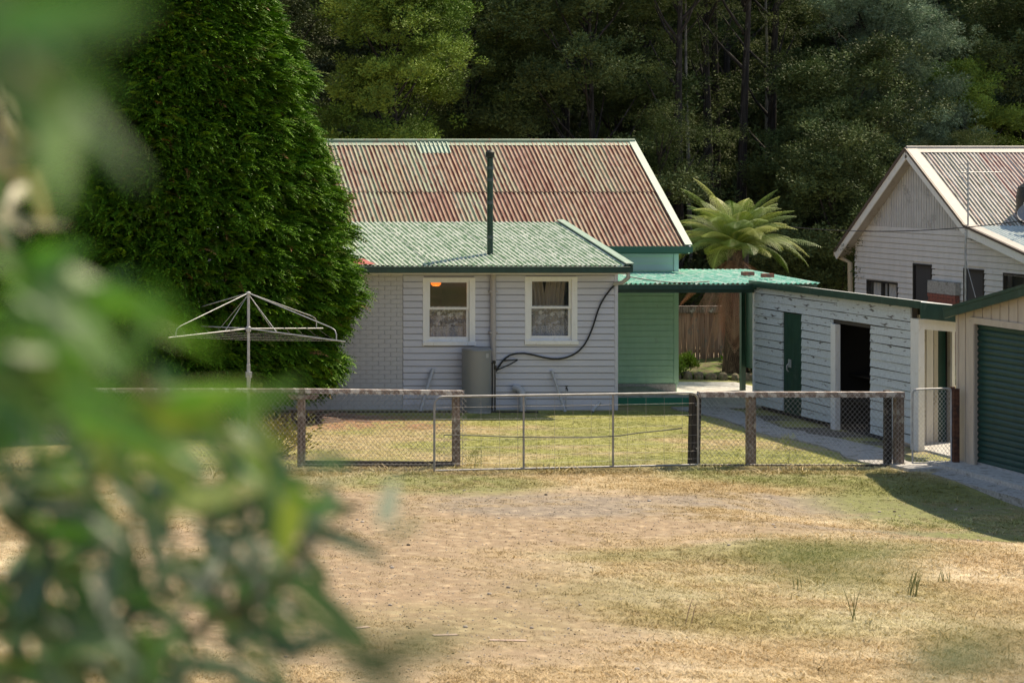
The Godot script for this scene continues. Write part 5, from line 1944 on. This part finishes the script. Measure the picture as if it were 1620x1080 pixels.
func make_forest():
	rng.seed = 99
	puffs["broad"] = [puff_mesh(1, 80, 0.21, 0.042, 0.3), puff_mesh(2, 80, 0.21, 0.042, 0.3)]
	puffs["fine"] = [puff_mesh(3, 120, 0.22, 0.02, 0.15), puff_mesh(4, 120, 0.22, 0.02, 0.1)]
	puffs["sparse"] = [puff_mesh(5, 44, 0.22, 0.028, -0.2), puff_mesh(6, 44, 0.22, 0.028, -0.2)]
	M.broad = leaf_mat(Color(0.08, 0.1, 0.03), 0.6)
	M.fine = leaf_mat(Color(0.08, 0.1, 0.07), 0.6)
	M.sparse = leaf_mat(Color(0.1, 0.12, 0.05), 0.6)
	var yel := [Color(0.11, 0.18, 0.03), Color(0.22, 0.3, 0.052)]
	var drk := [Color(0.062, 0.09, 0.032), Color(0.11, 0.145, 0.052)]
	var mid := [Color(0.07, 0.1, 0.028), Color(0.14, 0.17, 0.05)]
	var blu := [Color(0.1, 0.15, 0.09), Color(0.18, 0.25, 0.15)]
	# name, label, x, depth, height, crown [lowest, radius, depth ratio, power, puff size], kind, puffs, per puff, colours
	var rows := [
		["acacia_tree", "bright yellow green rounded tree rising behind the cottage ridge beside the cypress", 1.3, 57.0, 11.2, [1.6, 2.0, 0.8, 0.95, 0.9], "broad", 56, 30, yel],
		["acacia_tree", "smaller lit olive green tree behind the cottage flue", 5.0, 62.0, 11.0, [2.6, 1.9, 0.8, 0.9, 0.8], "broad", 44, 26, mid],
		["blackwood_tree", "tall dark tree close behind the cypress top", -1.6, 59.0, 12.5, [1.0, 2.6, 0.8, 0.9, 1.0], "broad", 50, 28, drk],
		["blackwood_tree", "broad very dark tree behind the middle of the cottage ridge", 7.9, 59.0, 11.5, [0.8, 2.9, 0.7, 0.95, 1.05], "broad", 70, 32, drk],
		["blackwood_tree", "second dark tree behind the rusty roof's gable end", 10.6, 64.0, 13.0, [1.0, 2.6, 0.7, 0.95, 1.0], "broad", 54, 30, drk],
		["gum_tree", "slim dark trunk with thin foliage beside the cottage gable", 10.1, 58.5, 13.5, [4.5, 1.4, 0.9, 0.7, 0.7], "sparse", 24, 16, mid],
		["gum_tree", "slim straight gum trunk beyond the fern, second from the cottage gable", 11.9, 60.5, 13.5, [6.0, 1.4, 0.9, 0.7, 0.7], "sparse", 22, 16, mid],
		["gum_tree", "slim forked gum with bare lower trunk beyond the fern, third from the gable", 12.35, 59.5, 13.5, [5.8, 1.5, 0.9, 0.7, 0.7], "sparse", 22, 16, mid],
		["gum_tree", "slim leaning gum beyond the fern, fourth from the gable", 13.9, 61.0, 13.5, [5.2, 1.7, 0.9, 0.8, 0.8], "sparse", 26, 18, mid],
		["gum_tree", "very thin pale sapling trunk between the first two gums by the gable", 11.1, 60.0, 12.5, [7.0, 1.0, 0.9, 0.7, 0.6], "sparse", 12, 14, mid],
		["gum_tree", "very thin pale sapling trunk leaning beside the fourth gum", 14.6, 62.5, 12.5, [6.5, 1.1, 0.9, 0.7, 0.6], "sparse", 14, 14, mid],
		["gum_tree", "thin crooked gum between the third and fourth trunks beyond the fern", 13.2, 63.0, 13.0, [6.5, 1.3, 0.9, 0.7, 0.65], "sparse", 16, 14, mid],
		["blackwood_tree", "dark tree filling the gap between gum trunks and neighbouring gable", 14.7, 58.0, 8.6, [0.2, 2.0, 0.8, 1.0, 0.95], "broad", 60, 30, drk],
		["wattle_tree", "feathery blue green wattle above the neighbouring gable", 16.9, 60.5, 9.6, [2.6, 1.6, 0.8, 0.85, 0.9], "fine", 50, 26, blu],
		["wattle_tree", "second pale blue green wattle standing higher up the slope", 23.4, 69.0, 9.5, [2.6, 2.0, 0.8, 0.85, 0.9], "fine", 44, 24, blu],
		["acacia_tree", "rounded bright olive tree behind the neighbouring ridge", 20.5, 62.0, 6.2, [1.8, 1.6, 0.8, 0.9, 0.75], "broad", 38, 28, yel],
		["acacia_tree", "low yellow green shrubby tree just over the neighbouring ridge", 18.3, 58.5, 5.9, [1.4, 1.3, 0.8, 0.9, 0.65], "fine", 26, 24, mid],
		["blackwood_tree", "dark tree on the slope beyond the neighbouring roof", 24.6, 63.0, 13.0, [1.0, 2.6, 0.8, 0.95, 1.05], "broad", 56, 30, drk],
		["acacia_tree", "low brown green bush at the neighbouring ridge end", 21.9, 58.5, 6.1, [2.2, 1.5, 0.8, 0.9, 0.65], "fine", 26, 22, [Color(0.09, 0.08, 0.03), Color(0.12, 0.11, 0.035)]],
		["blackwood_tree", "dark low tree in the shade beside the neighbouring downpipe", 13.2, 55.5, 5.4, [0.1, 1.8, 0.8, 1.0, 0.9], "broad", 46, 28, drk],
		["acacia_tree", "low sunlit scrub tree behind the cottage gable end", 8.9, 57.0, 6.0, [0.6, 1.9, 0.7, 0.9, 0.65], "sparse", 34, 24, mid],
		["acacia_tree", "thin scrub tree with pale leaves between the gum trunks", 11.6, 64.0, 8.0, [1.0, 2.4, 0.7, 0.95, 0.8], "sparse", 44, 24, mid],
	]
	for r in rows:
		var base := hill_h(r[2], r[3])
		forest_tree(r[0], r[1], P(r[2], base, r[3]), r[4], r[5], r[6], r[7], r[8], r[9][0], r[9][1], 0.0, 0.17 if r[6] != "sparse" else (0.09 if r[1].begins_with("very thin") else 0.2), "trees behind the houses")
	# the wood that rises up the slope behind them
	var back := [["olive tree well up the wooded slope in the far wood", mid, "broad"], ["dark tree well up the wooded slope in the far wood", drk, "broad"], ["grey green thin tree well up the wooded slope in the far wood", [Color(0.06, 0.075, 0.04), Color(0.1, 0.115, 0.06)], "sparse"]]
	for k in 44:
		var d := 68.0 + 4.5 * (k % 5) + rng.randf_range(-1.5, 1.5)
		var x := -9.0 + 44.0 * (k / 44.0) + rng.randf_range(-0.8, 0.8)
		var q: Array = back[[0, 1, 1, 2, 1, 0, 2][k % 7]]
		forest_tree("slope_tree", q[0], P(x, hill_h(x, d), d), rng.randf_range(10.0, 14.0), [0.6, 2.7, 0.8, 0.95, 1.15], q[2], 36, 22, q[1][0], q[1][1], 0.0, 0.16, "trees on the wooded slope")

func make_undergrowth():
	rng.seed = 55
	var tr := []
	var cs := PackedColorArray()
	for k in 9000:
		var d := 57.5 + 60.0 * pow(rng.randf(), 1.6)
		var x := rng.randf_range(-0.6, 0.95) * d * 0.62 - 8.0 + 6.0
		var s := rng.randf_range(0.8, 2.0)
		tr.append(Transform3D(Basis(Vector3.UP, rng.randf() * TAU).scaled(Vector3(s, s * 0.9, s)), P(x, hill_h(x, d) + s * 0.25, d)))
		cs.append(Color(0.05, 0.065, 0.025).lerp(Color(0.16, 0.16, 0.06), rng.randf() * rng.randf()))
	var o := many("undergrowth", puffs["broad"][0], M.broad, tr, cs)
	tag(o, "dark scrubby undergrowth covering the wooded slope behind the houses", "undergrowth")

func hill_h(x: float, d: float) -> float:
	if d < 57.5: return -0.1
	return -0.4 + 0.42 * maxf(0.0, d - 58.0) + g1.get_noise_2d(x * 0.6, d * 0.6) * 2.0 * clampf((d - 58.0) / 20.0, 0, 1)

func frond_mesh(sd: int, len: float, arch: float, wide: float) -> ArrayMesh:
	var r := RandomNumberGenerator.new()
	r.seed = sd
	var b := MB.new()
	var n := 40
	var pts := []
	for k in n + 1:
		var t := float(k) / n
		var a := arch * t * t
		pts.append(Vector3(0, sin(0.9 - a) * 0.0 + len * (0.75 * t - arch * t * t * 0.62), len * (t * (1.0 - 0.12 * t * arch))))
	b.tube(pts, [0.016, 0.004], 5, false)
	for k in range(3, n + 1):
		var t := float(k) / n
		var l := wide * pow(sin(PI * clampf(t * 0.86 + 0.14, 0, 1)), 0.8) * r.randf_range(0.88, 1.08)
		var fwd: Vector3 = (pts[k] - pts[k - 1]).normalized()
		for s in [-1.0, 1.0]:
			var d := (Vector3(s, 0, 0) + fwd * 0.45 + Vector3(0, -0.18, 0)).normalized()
			var nrm := d.cross(fwd).normalized()
			var q := 7
			for m in q:
				var f := (m + 0.3) / q
				var p: Vector3 = pts[k] + d * l * f + Vector3(0, -0.22 * l * f * f, 0)
				var ll := l * 0.17 * (1.0 - f * 0.75)
				for e in [-1.0, 1.0]:
					var dd: Vector3 = (d * 0.5 + fwd * e).normalized()
					blade(b, p, dd, dd.cross(nrm).normalized(), ll * 0.75 + 0.006, 0.0065)
			var tip: Vector3 = pts[k] + d * l + Vector3(0, -0.22 * l, 0)
			b.tube([pts[k], (pts[k] + tip) / 2.0 + Vector3(0, 0.03 * l, 0), tip], [0.004, 0.002], 3, false)
	return b.mesh()

func make_fern():
	rng.seed = 21
	var f := thing("tree_fern", "tall tree fern with arching green fronds and brown skirt behind the carport", "tree fern", P(5.85, 0, 45.6))
	var b := MB.new()
	b.tube([Vector3(0, -0.2, 0), Vector3(0.02, 1.0, 0), Vector3(0, 2.2, 0), Vector3(0, 2.95, 0)], [0.3, 0.22, 0.19, 0.14], 12)
	part("trunk", b, M.fern_trunk, f)
	var kinds := []
	for k in 4: kinds.append(frond_mesh(60 + k, 1.75 + 0.1 * k, [0.95, 1.15, 1.35, 0.8][k], 0.33))
	var gm := [leaf_tint(Color(0.19, 0.26, 0.04), 0.35), leaf_tint(Color(0.31, 0.35, 0.05), 0.4), leaf_tint(Color(0.13, 0.2, 0.04), 0.35)]
	for k in 78:
		var a := k * 2.39996
		var ring := k / 78.0
		var tilt := lerpf(-0.9, 0.32, pow(ring, 0.85)) + rng.randf_range(-0.08, 0.08)
		var o := put("frond", kinds[k % 4], gm[k % 3], f)
		o.transform = Transform3D(Basis(Vector3.UP, a) * Basis(Vector3.RIGHT, tilt) * Basis.from_scale(Vector3.ONE * rng.randf_range(0.78, 0.98)), Vector3(0, 2.85, 0))
	var dead := [leaf_tint(Color(0.27, 0.14, 0.08)), leaf_tint(Color(0.18, 0.1, 0.06)), leaf_tint(Color(0.34, 0.21, 0.13))]
	for k in 34:
		var a := TAU * k / 34.0 + rng.randf_range(-0.15, 0.15)
		var tilt := rng.randf_range(1.3, 1.75) if k % 5 != 0 else rng.randf_range(0.7, 1.1)
		var o := put("dead_frond", kinds[k % 4], dead[k % 3], f)
		o.transform = Transform3D(Basis(Vector3.UP, a) * Basis(Vector3.RIGHT, tilt) * Basis.from_scale(Vector3(0.9, 0.3, 1.3) * rng.randf_range(0.8, 1.1)), Vector3(0, 2.72, 0))
	# garden bed round it
	b = MB.new()
	var edge := []
	var v := []
	for k in 30:
		var x := 4.0 + k * 0.22
		v.append([P(x, 0.1 + 0.05 * sin(x * 2.0), 44.75 - 0.25 * (x - 4.0) + 0.5), P(x, 0.2 + 0.08 * sin(x * 1.1), 47.5)])
	for k in 29:
		b.quad(v[k][0], v[k + 1][0], v[k + 1][1], v[k][1])
		b.quad(v[k][0] - Vector3(0, 0.3, 0), v[k + 1][0] - Vector3(0, 0.3, 0), v[k + 1][0], v[k][0])
	var soil := with_tex(mat(Color.WHITE, 0.95), grain_tex(256, 256, 256, 256, 0.08, 48, Color(0.06, 0.05, 0.025), Color(0.14, 0.13, 0.05), Color(0.12, 0.17, 0.03), 0.52), Vector3(0.8, 0.8, 0.8), true)
	setting("garden_bed", b, soil)
	for k in 15:
		b = MB.new()
		var x := 4.05 + k * 0.24
		var sx := rng.randf_range(0.1, 0.14)
		b.lathe(Vector3.ZERO, [Vector2(sx * 0.9, -0.1), Vector2(sx, 0.02), Vector2(sx * 0.8, 0.09), Vector2(sx * 0.3, 0.12), Vector2(0, 0.12)], 7)
		var o := put("edging_stone", b.mesh(), M.stone)
		o.position = P(x, 0.04, 44.68 - 0.25 * (x - 4.0) + 0.5)
		o.rotation.y = rng.randf() * 6
		o.scale = Vector3(1.1, rng.randf_range(0.8, 1.3), 0.8)
		tag(o, "rough brown edging stone along the fern garden bed", "stone", "edging stones of the garden bed")
	# leafy plants in the bed and dark shrub
	var gl := leaf_mat(Color(0.4, 0.5, 0.16), 0.5)
	var pm := puff_mesh(7, 60, 0.32, 0.05, 0.7)
	var pl := [[4.25, 45.25, 0.45, Color(0.16, 0.24, 0.03), "bright green low leafy plant beside the cottage corner"], [6.65, 46.4, 0.9, Color(0.1, 0.17, 0.025), "lit green leafy shrub at the foot of the tree fern"], [6.95, 45.2, 1.3, Color(0.03, 0.04, 0.016), "dark rounded shrub in the shade beside the carport post"], [5.2, 46.6, 0.4, Color(0.13, 0.19, 0.03), "low green groundcover clump before the paling fence"]]
	for q in pl:
		var t := thing("garden_plant", q[4], "plant", P(q[0], 0.1, q[1]))
		var tr := []
		var cs := PackedColorArray()
		for k in 26:
			var p: Vector3 = Vector3(rng.randfn(0, 0.3), absf(rng.randfn(0.25, 0.25)), rng.randfn(0, 0.3)) * q[2]
			var s: float = rng.randf_range(0.4, 0.7) * q[2]
			tr.append(Transform3D(Basis(Vector3.UP, rng.randf() * TAU).scaled(Vector3(s, s, s)), p))
			var c: Color = q[3]
			cs.append(c * rng.randf_range(0.7, 1.3))
		many("leaves", pm, gl, tr, cs, t)
		b = MB.new()
		b.tube([Vector3(0, -0.1, 0), Vector3(0, 0.3 * q[2], 0)], [0.02], 5)
		part("stem", b, M.bark, t)

func leaf_tint(c: Color, through := 0.5) -> StandardMaterial3D:
	var m := mat(lin(c.r, c.g, c.b), 0.55)
	m.backlight_enabled = true
	m.backlight = Color(c.r, c.g, c.b) / maxf(c.g, c.r) * through
	m.cull_mode = BaseMaterial3D.CULL_DISABLED
	return m

func make_yard_plants():
	rng.seed = 44
	# straggly bush against the fence
	var gl := leaf_mat(Color(0.45, 0.45, 0.15), 0.5)
	var pm := puff_mesh(9, 60, 0.16, 0.03, 0.5)
	var t := thing("straggly_bush", "straggly yellow green bush growing through the wire beside the fence post", "bush", P(-7.5, 0, 33.3))
	var tr := []
	var cs := PackedColorArray()
	var b := MB.new()
	for k in 34:
		var p := Vector3(rng.randfn(0, 0.3), rng.randf_range(0.08, 0.48), rng.randfn(0, 0.2))
		tr.append(Transform3D(Basis(Vector3.UP, rng.randf() * TAU).scaled(Vector3.ONE * rng.randf_range(0.35, 0.6)), p))
		cs.append(Color(0.17, 0.19, 0.035).lerp(Color(0.3, 0.25, 0.07), rng.randf()))
		b.tube([Vector3(p.x * 0.2, -0.05, p.z * 0.2), p], [0.008, 0.003], 4, false)
	many("leaves", pm, gl, tr, cs, t)
	part("stems", b, M.bark, t)
	# a thin weed climbing the hoist post and one at the fence
	for q in [[-7.33, 35.15, 1.0, "thin weed climbing the post of the clothes hoist"], [0.62, 32.3, 0.5, "single yellow weed standing behind the fence before the shed"], [-4.6, 31.7, 0.3, "low green weeds around the base of the gate end post"]]:
		var o := thing("weed", q[3], "weed", P(q[0], 0, q[1]))
		tr = []
		cs = PackedColorArray()
		b = MB.new()
		b.tube([Vector3(0, -0.03, 0), Vector3(0.03, q[2] * 0.6, 0), Vector3(0, q[2], 0)], [0.006, 0.003], 4, false)
		part("stem", b, M.weed_stem, o)
		for k in 12:
			tr.append(Transform3D(Basis(Vector3.UP, rng.randf() * TAU).scaled(Vector3.ONE * 0.13), Vector3(rng.randfn(0, 0.06), rng.randf_range(0.1, 1.0) * q[2], rng.randfn(0, 0.06))))
			cs.append(Color(0.2, 0.24, 0.06) * rng.randf_range(0.7, 1.4))
		many("leaves", pm, gl, tr, cs, o)
	# raked bark and sticks against the brick wall
	var heap := thing("stick_heap", "heap of raked bark and sticks against the painted brick wall", "heap", P(-5.6, 0, 38.0))
	b = MB.new()
	for k in 170:
		var a := rng.randf_range(-0.5, 0.5) + (PI if rng.randf() < 0.5 else 0.0)
		var p := Vector3(rng.randfn(0, 0.55), 0, rng.randfn(0, 0.25))
		p.y = maxf(0.01, 0.16 - absf(p.x) * 0.12 - absf(p.z) * 0.2) * rng.randf()
		var l := rng.randf_range(0.12, 0.4)
		b.rod(p, p + Vector3(cos(a) * l, rng.randf_range(-0.04, 0.06), sin(a) * l * 0.6), rng.randf_range(0.004, 0.012), 4)
	part("sticks", b, M.stick, heap)
	b = MB.new()
	b.lathe(Vector3(0, -0.05, 0), [Vector2(0.8, 0), Vector2(0.5, 0.1), Vector2(0.0, 0.16)], 16)
	part("litter_mound", b, M.stick_dark, heap)
	# rush tufts standing in the dry grass
	var spots := [[-2.8, 22.35, 0.33, 9, "tall clump of upright green rushes in the dry grass"], [-4.1, 21.15, 0.42, 4, "narrow tuft of two tall rushes in the golden grass"], [-3.9, 22.7, 0.2, 4, "short thin tuft of rushes beside the straw patch"], [-2.05, 23.1, 0.17, 6, "small brown seeded tuft behind the upright rush clump"], [-5.9, 21.0, 0.34, 2, "single dry brown stalk standing in the paddock grass"]]
	for q in spots:
		var o := thing("rush_tuft", q[4], "rushes", P(q[0], ground_h(q[0], q[1]), q[1]), "rush tufts in the paddock")
		for k in q[3]:
			b = MB.new()
			var tilt: Vector3 = Vector3(rng.randf_range(-0.28, 0.28), 1, rng.randf_range(-0.15, 0.15)) * q[2] * rng.randf_range(0.7, 1.05)
			var p := Vector3(rng.randf_range(-0.06, 0.06), -0.02, rng.randf_range(-0.04, 0.04))
			b.tube([p, p + tilt * 0.6, p + tilt + Vector3(tilt.x * 0.2, 0, 0)], [0.0045, 0.004, 0.0015], 5)
			part("stem", b, M.rush if q[3] > 2 else M.stick, o)
	# broken boards lying in the dirt
	var bits := [[-8.55, 20.55, 0.32, 0.1, "short weathered stick lying in the dirt"], [-8.0, 20.3, 0.45, -0.05, "long flat piece of weathered bark lying in the dirt"], [-9.3, 20.9, 0.2, 0.4, "small bark chip lying in the dirt"]]
	for q in bits:
		b = MB.new()
		b.box(Vector3(0, 0.005, 0), Vector3(q[2] * 0.8, 0.007, 0.055), Basis(Vector3.UP, q[3]))
		var o := put("bark_piece", b.mesh(), M.pale_stick)
		o.position = P(q[0], ground_h(q[0], q[1]), q[1])
		tag(o, q[4], "bark")

# ------------------------------------------------------------------ the branch the photographer looks past
func leaf_shape(sd: int, len: float, w: float, curl: float) -> ArrayMesh:
	var b := MB.new()
	var n := 8
	for k in n:
		var t0 := float(k) / n
		var t1 := float(k + 1) / n
		var w0 := w * pow(sin(PI * pow(t0, 0.8)), 0.8)
		var w1 := w * pow(maxf(0.0, sin(PI * pow(t1, 0.8))), 0.8)
		var c0 := Vector3(curl * t0 * t0 * 0.2 * len, -curl * t0 * t0 * 0.35 * len, t0 * len)
		var c1 := Vector3(curl * t1 * t1 * 0.2 * len, -curl * t1 * t1 * 0.35 * len, t1 * len)
		var up := Vector3(0, 0.25, 0)
		b.quad(c0, c1, c1 + (Vector3.RIGHT + up) * w1, c0 + (Vector3.RIGHT + up) * w0)
		b.quad(c1, c0, c0 + (Vector3.LEFT + up) * w0, c1 + (Vector3.LEFT + up) * w1)
	return b.mesh()

func make_near_branches():
	rng.seed = 14
	var shapes := [leaf_shape(0, 0.08, 0.009, 0.3), leaf_shape(1, 0.09, 0.01, -0.3), leaf_shape(2, 0.065, 0.0085, 0.6)]
	var greens := [leaf_tint(Color(0.105, 0.2, 0.03), 0.45), leaf_tint(Color(0.06, 0.115, 0.03), 0.4), leaf_tint(Color(0.048, 0.085, 0.04), 0.32), leaf_tint(Color(0.032, 0.055, 0.03), 0.3), leaf_tint(Color(0.17, 0.22, 0.05), 0.45)]
	var stem := mat(lin(0.12, 0.09, 0.06), 0.8)
	var olive := leaf_tint(Color(0.26, 0.25, 0.14), 0.35)
	# each branch: label, then leaf sprays as [centre in metres right of, above and beyond the viewer, reach sideways and up, leaves, greens to pick from]
	var br := [
		["broad leafy branch with soft dark green leaves hanging before fence and dirt", [
			[0.140, -0.136, 1.40, 0.039, 0.048, 30, [0, 1, 0]],
			[0.175, -0.105, 1.40, 0.035, 0.022, 15, [0, 0, 1]],
			[0.263, -0.178, 1.50, 0.061, 0.021, 16, [4, 0, 1]],
			[0.245, -0.215, 1.60, 0.065, 0.030, 20, [1, 2, 4]],
			[0.226, -0.321, 1.90, 0.059, 0.059, 46, [2, 3, 1]],
			[0.356, -0.338, 2.00, 0.094, 0.044, 44, [2, 3, 2]],
			[0.433, -0.285, 1.90, 0.048, 0.024, 13, [2, 4, 1]],
			[0.568, -0.417, 2.30, 0.032, 0.032, 10, [3, 2]],
			[0.454, -0.461, 2.20, 0.062, 0.048, 46, [3, 2, 3]],
			[0.256, -0.463, 2.00, 0.088, 0.056, 84, [2, 3, 1]],
			[0.354, -0.505, 2.10, 0.072, 0.039, 38, [3, 2, 2]],
			[0.517, -0.315, 1.90, 0.030, 0.015, 3, [2]],
		]],
		["leaf tip with very soft green leaves hanging before the top of the cypress", [
			[0.075, 0.048, 0.80, 0.013, 0.013, 5, [1, 2]],
			[0.097, 0.033, 0.82, 0.012, 0.013, 5, [1, 0]],
		]],
		["seeding olive coloured twig hanging before the dark cypress", [
			[0.217, 0.052, 2.40, 0.019, 0.022, 7, [9]],
			[0.233, -0.004, 2.40, 0.022, 0.034, 18, [9]],
			[0.221, -0.052, 2.40, 0.019, 0.022, 8, [9, 2]],
		]],
		["faint soft leaf spray poking up at the paddock's edge", [
			[0.430, -0.196, 0.72, 0.011, 0.006, 2, [3, 2]],
			[0.416, -0.178, 0.72, 0.011, 0.009, 4, [3, 2, 2]],
		]],
		["small dark leaf tip poking up before the bare dirt", [
			[0.264, -0.245, 0.90, 0.008, 0.008, 1, [3]],
			[0.259, -0.229, 0.90, 0.013, 0.004, 3, [3, 2]],
		]],
	]
	for q in br:
		var first: Array = q[1][0]
		var t := thing("leafy_branch", q[0], "branch", CAM + Vector3(first[0], first[1], -first[2]))
		var last := Vector3.ZERO
		for w in q[1]:
			var c: Vector3 = CAM + Vector3(w[0], w[1], -w[2]) - t.position
			if c != last:
				var b := MB.new()
				b.tube([last, last.lerp(c, 0.5) + Vector3(0.01, -0.012, 0.01), c], [0.0035, 0.0025, 0.0015], 6)
				part("twig", b, stem, t)
			last = c
			for k in int(w[5] * 1.35):
				var p := c + Vector3(rng.randfn(0, 0.6) * w[3], rng.randfn(0, 0.6) * w[4], rng.randfn(0, 0.06) * w[2])
				var d := Vector3(rng.randf_range(-0.3, 1.0), rng.randf_range(-1.0, 0.35), rng.randf_range(-0.6, 0.6)).normalized()
				var gi: int = w[6][rng.randi() % w[6].size()]
				var o := put("leaf", shapes[rng.randi() % 3], olive if gi == 9 else greens[gi], t)
				o.transform = Transform3D(orient(d, rng.randf() * TAU, rng.randf_range(0.75, 1.2)), p - d * 0.03)

func make_more_materials():
	M.ridge = with_tex(mat(Color.WHITE, 0.6), grain_tex(256, 256, 256, 256, 0.03, 301, Color(0.26, 0.35, 0.25), Color(0.32, 0.41, 0.3), Color(0.34, 0.17, 0.12), 0.56), Vector3(0.4, 0.4, 0.4), true)
	M.teal_gutter = mat(lin(0.012, 0.075, 0.05), 0.4)
	M.downpipe = mat(lin(0.4, 0.37, 0.36), 0.5)
	M.downpipe_cream = mat(lin(0.42, 0.35, 0.24), 0.6)
	M.flue_band = mat(lin(0.07, 0.1, 0.1), 0.4)
	M.black_green = mat(lin(0.01, 0.016, 0.013), 0.6)
	M.sticker = mat(lin(0.4, 0.4, 0.4), 0.5)
	M.white_iron = with_tex(mat(Color.WHITE, 0.5), grain_tex(256, 256, 256, 256, 0.05, 302, Color(0.55, 0.57, 0.56), Color(0.66, 0.68, 0.67), Color(0.3, 0.27, 0.22), 0.66), Vector3(0.5, 0.5, 0.5), true)
	M.panel = with_tex(mat(Color.WHITE, 0.7), grain_tex(256, 256, 256, 32, 0.03, 303, Color(0.42, 0.39, 0.34), Color(0.48, 0.45, 0.4), Color(0.34, 0.31, 0.26), 0.68), Vector3(0.7, 0.7, 0.7), true)
	M.screen = mat(lin(0.07, 0.07, 0.075), 0.35)
	M.curtain = mat(lin(0.5, 0.52, 0.55), 0.9)
	M.neigh_flat = with_tex(mat(Color.WHITE, 0.55), iron_tex(311, Color(0.45, 0.52, 0.52), Color(0.36, 0.44, 0.43), Color(0.5, 0.45, 0.38), 0.2, 0.72, 0.4))
	M.cream_cap = with_tex(mat(Color.WHITE, 0.6), grain_tex(256, 256, 256, 256, 0.04, 307, Color(0.38, 0.345, 0.31), Color(0.43, 0.39, 0.35), Color(0.3, 0.26, 0.23), 0.66), Vector3(0.6, 0.6, 0.6), true)
	M.brown_trim = mat(lin(0.12, 0.09, 0.075), 0.6)
	M.rail = with_tex(mat(Color.WHITE, 0.9), grain_tex(512, 256, 32, 256, 0.04, 304, Color(0.16, 0.12, 0.1), Color(0.3, 0.24, 0.21), Color(0.55, 0.52, 0.48), 0.56), Vector3(0.9, 1.5, 1))
	M.bright_wire = mat(lin(0.62, 0.61, 0.6), 0.4, 0.5)
	M.dark_wire = mat(lin(0.06, 0.065, 0.06), 0.5)
	M.stone = with_tex(mat(Color.WHITE, 0.95), grain_tex(128, 128, 128, 128, 0.06, 305, Color(0.12, 0.09, 0.06), Color(0.26, 0.21, 0.15), Color(0.12, 0.14, 0.06), 0.6), Vector3(2, 2, 2), true)
	M.weed_stem = mat(lin(0.22, 0.22, 0.08), 0.8)
	M.stick = mat(lin(0.3, 0.2, 0.15), 0.9)
	M.pale_stick = mat(lin(0.46, 0.35, 0.28), 0.9)
	M.stick_dark = mat(lin(0.09, 0.055, 0.04), 0.95)
	M.rush = mat(lin(0.16, 0.17, 0.05), 0.7)

func _ready():
	make_environment()
	make_materials()
	make_more_materials()
	make_lace()
	make_ground()
	make_porch_and_paths()
	make_cottage()
	make_carport()
	make_shed()
	make_garage()
	make_neighbour()
	make_forest()
	make_undergrowth()
	make_conifer()
	make_fern()
	make_fences()
	make_clothes_hoist()
	make_grass()
	make_yard_plants()
	make_near_branches()
